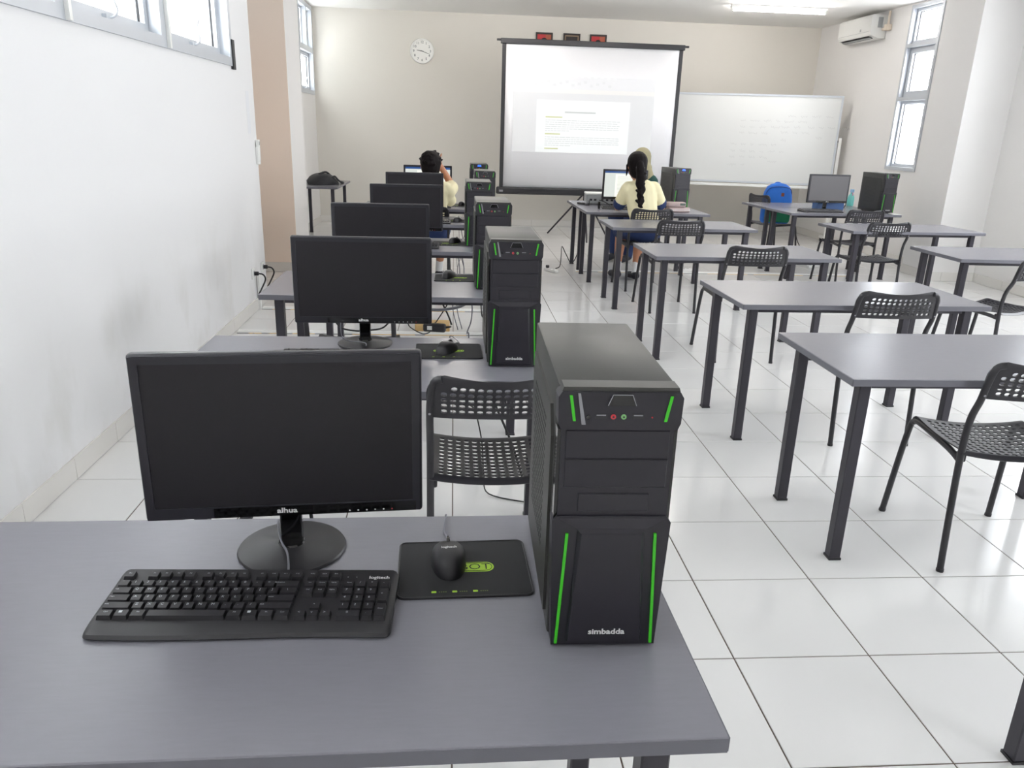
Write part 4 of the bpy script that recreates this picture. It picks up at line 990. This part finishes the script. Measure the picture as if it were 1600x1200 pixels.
# black bag on the side desk
def bag():
    t = thing('shoulder_bag', 'black bag slumped on the side desk by the far left window', 'bag', (-1.64, 10.18, ZT+.0003), math.radians(90))
    b = MB(); n, m = 20, 8; vs = []; fs = []
    for i in range(m+1):
        q = PI/2*i/m
        for k in range(n):
            a = 2*PI*k/n; wob = 1+.07*math.sin(3*a+i*.7)
            vs.append((.26*math.cos(a)*math.cos(q)**.55*wob, .19*math.sin(a)*math.cos(q)**.55*wob, .125*math.sin(q)*(1+.22*math.sin(a*2+.6)*math.cos(q))))
    for i in range(m):
        for k in range(n): fs.append((i*n+k, i*n+(k+1) % n, (i+1)*n+(k+1) % n, (i+1)*n+k))
    fs.append(tuple(range(n-1, -1, -1)))
    b.add(vs, fs).build('bag_body', BAGK, t, smooth=60)
    MB().tube(curve_pts([(-.18, -.1, .05), (-.1, -.16, .10), (.02, -.19, .05), (.04, -.235, .012), (.12, -.24, .012), (.2, -.19, .02)]), .012, 8).build('strap', BAGK, t, smooth=60)
    MB().tube(curve_pts([(-.12, .02, .125), (-.04, -.03, .145), (.06, -.05, .135), (.12, -.08, .10)]), .012, 8).build('handle', BAGK, t, smooth=60)
bag()
# backpack on the chair
def backpack():
    t = thing('backpack', 'bright blue backpack with green lower pocket on a chair', 'backpack', (3.84, 9.16, SH+.006), math.radians(-8))
    def puff(x0, x1, y0, y1, z0, z1, r): return MB().rbox(x0, x1, y0, y1, z0, z1, r, 4)
    b = MB(); n = 24; vs = []; fs = []; prof = [(0, .90), (.03, 1), (.16, 1.02), (.28, 1.0), (.36, .93), (.42, .76), (.45, .5), (.462, .2)]
    for z, s in prof:
        for k in range(n):
            a = 2*PI*k/n; c, d = math.cos(a), math.sin(a)
            vs.append((.168*abs(c)**.55*(1 if c > 0 else -1)*s, .085*abs(d)**.6*(1 if d > 0 else -1)*s, z))
    for i in range(len(prof)-1):
        for k in range(n): fs.append((i*n+k, i*n+(k+1) % n, (i+1)*n+(k+1) % n, (i+1)*n+k))
    fs.append(tuple(range(n-1, -1, -1))); fs.append(tuple((len(prof)-1)*n+k for k in range(n)))
    b.add(vs, fs).build('main_bag', BLUE, t, smooth=50)
    p = puff(-.145, .15, -.115, -.06, .015, .235, .03).build('front_pocket', EMER, t, smooth=50)
    MB().box(-.002, .036, -.1162, -.1148, .14, .17).build('label_patch', PAPER, p)
    MB().rbox(.02, .055, -.0845, -.078, .315, .355, .003, 1).build('leather_patch', BROWN, t)
    MB().tube(curve_pts([(-.155, -.03, .30), (-.12, -.075, .40), (0, -.085, .425), (.12, -.075, .40), (.155, -.03, .30)]), .005, 6).build('zip', mat('dark_blue_zip', (12, 60, 130), .6), t, smooth=60)
    MB().tube(curve_pts([(-.05, .03, .44), (-.02, .06, .462), (.02, .06, .462), (.05, .03, .44)]), .008, 6).build('top_loop', BLUE, t, smooth=60)
    for s in (-1, 1): MB().tube(curve_pts([(s*.07, .08, .42), (s*.10, .12, .30), (s*.11, .11, .12), (s*.13, .08, .03)]), .014, 6).build('shoulder_strap', BLUE, t, smooth=60)
backpack()

# ------------------------------------------------------------------ people
def cone_cap(bm, p, q, r0, r1, sx=1, n=14, rings=5):
    """tapered capsule between p and q added to a bmesh"""
    p, q = Vector(p), Vector(q); d = q-p; L = d.length
    z = d.normalized() if L > 1e-6 else Vector((0, 0, 1)); a = z.orthogonal().normalized()
    if abs(z.x) < .95: a = (Vector((1, 0, 0))-z*z.x).normalized()
    b = z.cross(a)
    rows = []
    for i in range(rings+1):
        t = -PI/2+PI/2*i/rings; rows.append((p+z*(r0*math.sin(t)), r0*math.cos(t)))
    for i in range(rings+1):
        t = PI/2*i/rings; rows.append((q+z*(r1*math.sin(t)), r1*math.cos(t)))
    V = []
    for c, r in rows:
        V.append([bm.verts.new(c+a*(max(r, 1e-4)*sx*math.cos(2*PI*k/n))+b*(max(r, 1e-4)*math.sin(2*PI*k/n))) for k in range(n)])
    for i in range(len(V)-1):
        for k in range(n): bm.faces.new((V[i][k], V[i][(k+1) % n], V[i+1][(k+1) % n], V[i+1][k]))
    bm.faces.new(V[0][::-1]); bm.faces.new(V[-1])
def figure(name, segs, mats, parent, voxel=.007, smooth_it=6):
    """segs: (p,q,r0,r1,sx,material index) fused into one continuous surface"""
    bm = bmesh.new()
    for s in segs: cone_cap(bm, *s[:5])
    me = bpy.data.meshes.new(name); bm.to_mesh(me); bm.free()
    o = bpy.data.objects.new(name, me); col.objects.link(o)
    r = o.modifiers.new('fuse', 'REMESH'); r.mode = 'VOXEL'; r.voxel_size = voxel
    s_ = o.modifiers.new('soften', 'SMOOTH'); s_.iterations = smooth_it; s_.factor = .5
    dg = bpy.context.evaluated_depsgraph_get(); dg.update()
    m2 = bpy.data.meshes.new_from_object(o.evaluated_get(dg)); bpy.data.objects.remove(o)
    m2.materials.clear()
    for m in mats: m2.materials.append(m)
    S = [(Vector(s[0]), Vector(s[1]), s[2], s[3], s[5], s[4]) for s in segs]
    for p in m2.polygons:
        c = p.center; best = (1e9, 0)
        for a, b, r0, r1, mi, sx in S:
            d = b-a; L2 = d.length_squared; t = 0 if L2 < 1e-9 else max(0, min(1, (c-a).dot(d)/L2))
            q = c-(a+d*t)
            if sx != 1: q = Vector((q.x/sx, q.y, q.z))
            dist = q.length-(r0+(r1-r0)*t)
            if dist < best[0]: best = (dist, mi)
        p.material_index = best[1]; p.use_smooth = True
    ob = bpy.data.objects.new(name, m2); col.objects.link(ob)
    if parent: ob.parent = parent
    return ob
def hand_segs(wr, d, side, sc=1.0, curl=.3, mi=0):
    """palm plus five fingers from wrist wr along d; side = across-palm direction"""
    wr, d, side = Vector(wr), Vector(d).normalized(), Vector(side).normalized(); nrm = d.cross(side).normalized(); S = []
    pc_ = wr+d*.045*sc
    for k in (-1, 0, 1): S.append((wr+side*.008*k*sc, pc_+d*.025*sc+side*.018*k*sc, .014*sc, .012*sc, 1, mi))
    for k, L in enumerate((.062, .072, .068, .052)):
        b0 = pc_+d*.03*sc+side*(-.027+.018*k)*sc; d1 = (d-nrm*curl).normalized(); d2 = (d-nrm*curl*2.4).normalized()
        m1 = b0+d1*L*.55*sc; S.append((b0, m1, .0085*sc, .0078*sc, 1, mi)); S.append((m1, m1+d2*L*.5*sc, .0078*sc, .0068*sc, 1, mi))
    th = wr+d*.02*sc-side*.018*sc; m1 = th+(d*.6-side*.8).normalized()*.035*sc
    S.append((th, m1, .0105*sc, .009*sc, 1, mi)); S.append((m1, m1+(d*.9-side*.3-nrm*.2).normalized()*.028*sc, .009*sc, .0075*sc, 1, mi))
    return S
def face_segs(c, f, mi=0, sc=1):
    """nose, ears, chin for a head centred c looking along f"""
    c, f = Vector(c), Vector(f).normalized(); r = Vector((0, 0, 1)).cross(f).normalized(); up = f.cross(r).normalized()*1
    if up.z < 0: up = -up
    return [(c+f*.085*sc+up*.01*sc, c+f*.103*sc-up*.022*sc, .008*sc, .012*sc, 1, mi), (c+r*.078*sc+up*.012*sc, c+r*.080*sc-up*.022*sc, .013*sc, .010*sc, 1, mi), (c-r*.078*sc+up*.012*sc, c-r*.080*sc-up*.022*sc, .013*sc, .010*sc, 1, mi),
            (c+f*.055*sc-up*.055*sc, c+f*.062*sc-up*.088*sc, .045*sc, .026*sc, 1, mi)]
def face_parts(c, f, parent, sc=1):
    c, f = Vector(c), Vector(f).normalized(); r = Vector((0, 0, 1)).cross(f).normalized()
    for s in (-1, 1):
        e = MB().ball(tuple(c+f*.083*sc+r*s*.031*sc+Vector((0, 0, .006))), .011*sc, 10).build('eye', LETTER, parent); MB().ball(tuple(c+f*.092*sc+r*s*.031*sc+Vector((0, 0, .006))), .0055*sc, 8).build('iris', SHOE, e)
        MB().tube([tuple(c+f*.09*sc+r*s*.018*sc+Vector((0, 0, .028))), tuple(c+f*.084*sc+r*s*.045*sc+Vector((0, 0, .027)))], .0035, 6).build('eyebrow', HAIR, parent)
    MB().tube([tuple(c+f*.097*sc-r*.02*sc+Vector((0, 0, -.052))), tuple(c+f*.103*sc+Vector((0, 0, -.053))), tuple(c+f*.097*sc+r*.02*sc+Vector((0, 0, -.052)))], .0045, 6).build('mouth', mat('lips', (150, 84, 78), .5), parent)

# girl with ponytail, seen from behind, typing
def girl():
    t = thing('person', 'girl with long black ponytail in cream shirt and navy skirt, seated at desk', 'person', (1.79, 7.27, 0), math.radians(2))
    H = Vector((-.105, .02, 1.125)); S = []
    S += [(H+Vector((0, .0, .02)), H+Vector((0, .012, -.03)), .092, .082, .93, 0), (H+Vector((0, 0, -.05)), (-.075, -.01, .965), .052, .05, 1, 0)]
    S += face_segs(H, (-.25, 1, -.15))
    # torso
    S += [((-.06, -.02, .90), (-.03, -.04, .72), .108, .102, 1.38, 1), ((-.03, -.04, .72), (0, -.05, .60), .100, .108, 1.30, 1), ((-.175, -.01, .93), (.065, -.01, .935), .058, .058, 1, 1), ((-.07, -.01, .965), (-.06, -.015, .92), .062, .085, 1.2, 1)]
    S += [((0, -.04, .54), (0, .03, .53), .112, .105, 1.5, 2)]
    # sleeves, cuffs, arms
    for s, sh, el, wr, hd in ((-1, (-.185, -.01, .915), (-.235, .10, .745), (-.155, .325, .73), (.2, 1, -.05)), (1, (.075, -.01, .92), (.185, .09, .755), (.20, .31, .735), (-.1, 1, -.05))):
        sh, el, wr = Vector(sh), Vector(el), Vector(wr); mid = sh.lerp(el, .72)
        S += [(sh, mid, .062, .060, 1, 1), (mid, sh.lerp(el, .82), .061, .061, 1, 2), (sh.lerp(el, .8), el, .044, .038, 1, 0), (el, wr, .038, .026, 1, 0)]
        S += hand_segs(wr, hd, (s*-1, 0, 0), .95, .28, 0)
    # skirt over thighs, legs, socks, shoes
    for s in (-1, 1):
        kn = Vector((s*.095-.02, .37, .49)); an = Vector((s*.085-.04, .33 if s > 0 else .40, .085))
        S += [((s*.085, .0, .525), kn, .086, .080, 1.1, 2), (kn+Vector((0, .0, -.02)), kn.lerp(an, .35), .058, .052, 1, 0), (kn.lerp(an, .35), kn.lerp(an, .75), .052, .038, 1, 0), (kn.lerp(an, .75), an, .038, .036, 1, 4), (an+Vector((0, -.02, -.03)), an+Vector((-.02, .15, -.047)), .040, .034, 1.1, 3)]
    S += [((-.08, .25, .50), (.06, .25, .50), .085, .085, 1, 2)]
    body = figure('body', S, [SKIN, YEL, NAVY, SHOE, SOCK], t)
    face_parts(H, (-.25, 1, -.15), t)
    # hair cap and ponytail
    hs = [(H+Vector((0, -.018, .035)), H+Vector((.005, -.035, -.035)), .098, .085, .97, 0), (H+Vector((.0, -.10, .02)), H+Vector((.004, -.125, -.03)), .035, .042, 1, 0)]
    pts = [(.004, -.12, -.03), (.018, -.125, -.09), (.008, -.122, -.15), (.03, -.125, -.205), (.012, -.13, -.255), (.034, -.135, -.305), (.02, -.14, -.345), (.045, -.14, -.385)]; rad = [.036, .046, .040, .038, .030, .030, .022, .008]
    for k in range(len(pts)-1): hs.append((H+Vector(pts[k]), H+Vector(pts[k+1]), rad[k], rad[k+1], 1, 0))
    for k in range(9):
        a = k*1.9; x = .036*math.cos(a); hs.append((H+Vector((.012+x, -.15, -.06-.03*k)), H+Vector((.022-x*.6, -.16, -.12-.03*k)), .012, .007, 1, 0))
    hs += [(H+Vector((-.085, .0, .0)), H+Vector((-.088, .01, -.09)), .016, .006, 1, 0), (H+Vector((.07, -.07, -.10)), H+Vector((.085, -.06, -.20)), .012, .006, 1, 0)]
    figure('hair', hs, [HAIR], t, .006, 3)
    MB().lathe([(.036, -.008), (.042, 0), (.036, .008)], 18, M=Matrix.Translation(H+Vector((.003, -.122, -.012))) @ Matrix.Rotation(.9, 4, 'X')).build('hair_tie', GLOSS, t, smooth=50)
girl()
# boy with his hand on his head, seen from behind
def boy():
    t = thing('person', 'boy in cream shirt with short black hair, hand on head, facing bright monitor', 'person', (-.215, 6.96, 0), math.radians(2))
    H = Vector((.02, .04, 1.085)); S = []
    S += [(H+Vector((0, 0, .02)), H+Vector((0, .012, -.03)), .088, .080, .95, 0), (H+Vector((0, -.01, -.05)), (.015, -.01, .94), .05, .05, 1, 0)]
    S += face_segs(H, (-.1, 1, -.35))
    S += [((.02, -.02, .87), (.02, -.05, .70), .110, .105, 1.35, 1), ((.02, -.05, .70), (0, -.05, .60), .105, .110, 1.28, 1), ((-.105, -.01, .90), (.145, -.01, .905), .058, .058, 1, 1), ((.018, -.01, .94), (.018, -.015, .90), .062, .085, 1.2, 1), ((0, -.04, .54), (0, .03, .53), .115, .11, 1.45, 2)]
    sh, el, wr = Vector((.165, -.005, .875)), Vector((.215, .19, .905)), Vector((.115, .105, 1.07)); mid = sh.lerp(el, .75)
    S += [(Vector((.13, -.01, .87)), Vector((.19, .03, .80)), .075, .055, 1, 1), (sh, mid, .070, .064, 1, 1), (mid, el, .042, .036, 1, 0), (el, wr, .036, .026, 1, 0)] + hand_segs(wr, (-.25, -.25, 1), (.2, 1, .25), .9, .35, 0)
    sh, el, wr = Vector((-.12, -.01, .87)), Vector((-.20, .13, .74)), Vector((-.09, .36, .725)); mid = sh.lerp(el, .75)
    S += [(sh, mid, .064, .062, 1, 1), (mid, el, .042, .036, 1, 0), (el, wr, .036, .026, 1, 0)] + hand_segs(wr, (.2, 1, -.05), (1, 0, 0), .9, .28, 0)
    for s in (-1, 1):
        kn = Vector((s*.12+.01, .40, .49)); an = Vector((s*.07+.03, .52 if s > 0 else .44, .085))
        S += [((s*.085, .0, .50), kn, .092, .072, 1.1, 2), (kn+Vector((0, 0, -.01)), kn.lerp(an, .35), .055, .05, 1, 0), (kn.lerp(an, .35), kn.lerp(an, .72), .05, .038, 1, 0), (kn.lerp(an, .72), an, .038, .036, 1, 4), (an+Vector((0, -.02, -.03)), an+Vector((.02, .15, -.047)), .040, .034, 1.1, 3)]
    figure('body', S, [SKIN, YEL, NAVY, SHOE, SOCK], t)
    face_parts(H, (-.1, 1, -.35), t)
    hs = [(H+Vector((0, -.02, .035)), H+Vector((0, -.03, -.015)), .096, .086, .97, 0), (H+Vector((0, -.045, -.03)), H+Vector((0, -.05, -.06)), .062, .045, 1.1, 0), (H+Vector((0, .035, .06)), H+Vector((0, .06, .05)), .055, .04, 1.2, 0)]
    rb = random.Random(5)
    for k in range(40):
        u = Vector((rb.uniform(-1, 1), rb.uniform(-1, .5), rb.uniform(-.1, 1))).normalized(); q = H+Vector((0, -.02, .03))+Vector((u.x*.086, u.y*.088, u.z*.092))
        hs.append((q, q+Vector((rb.uniform(-.02, .02), rb.uniform(-.02, .01), rb.uniform(-.006, .012))), .016, .009, 1, 0))
    figure('hair', hs, [HAIR], t, .006, 3)
boy()
# woman in a headscarf sitting across the desk
def woman():
    t = thing('person', 'woman in khaki headscarf and dark green blouse, mostly hidden behind the girl', 'person', (2.165, 9.10, 0), math.radians(140))
    H = Vector((.0, .03, 1.115)); S = []
    S += [(H+Vector((0, 0, .02)), H+Vector((0, .012, -.03)), .088, .080, .95, 0), (H+Vector((0, -.01, -.05)), (0, -.01, .95), .05, .05, 1, 0)] + face_segs(H, (0, 1, -.15))
    S += [((0, -.02, .88), (0, -.04, .70), .108, .102, 1.38, 1), ((0, -.04, .70), (0, -.05, .52), .102, .115, 1.3, 1), ((-.13, -.01, .905), (.13, -.01, .905), .060, .060, 1, 1), ((0, -.04, .50), (0, .03, .50), .118, .115, 1.5, 2)]
    for s in (-1, 1):
        sh, el, wr = Vector((s*.15, -.01, .885)), Vector((s*.20, .10, .74)), Vector((s*.10, .32, .735))
        S += [(sh, el, .060, .048, 1, 1), (el, wr, .046, .034, 1, 1)] + hand_segs(wr, (-s*.2, 1, -.05), (-s, 0, 0), .95, .28, 0)
        kn = Vector((s*.10, .38, .49)); an = Vector((s*.09, .36, .085))
        S += [((s*.085, .0, .50), kn, .092, .075, 1.1, 2), (kn, an, .072, .055, 1, 2), (an+Vector((0, -.02, -.03)), an+Vector((0, .15, -.047)), .040, .034, 1.1, 3)]
    figure('body', S, [SKIN, TEAL, NAVY, SHOE], t)
    face_parts(H, (0, 1, -.15), t)
    hs = [(H+Vector((0, -.022, .045)), H+Vector((0, -.035, -.04)), .101, .098, 1, 0), (H+Vector((-.07, -.02, -.05)), (-.10, .0, .935), .040, .058, 1, 0), (H+Vector((.07, -.02, -.05)), (.10, .0, .935), .040, .058, 1, 0), (H+Vector((0, .02, -.115)), (0, .06, .87), .055, .075, 1.35, 0), (H+Vector((0, -.07, -.08)), (0, -.07, .88), .07, .07, 1.5, 0)]
    figure('headscarf', hs, [KHAKI], t, .007, 5)
woman()
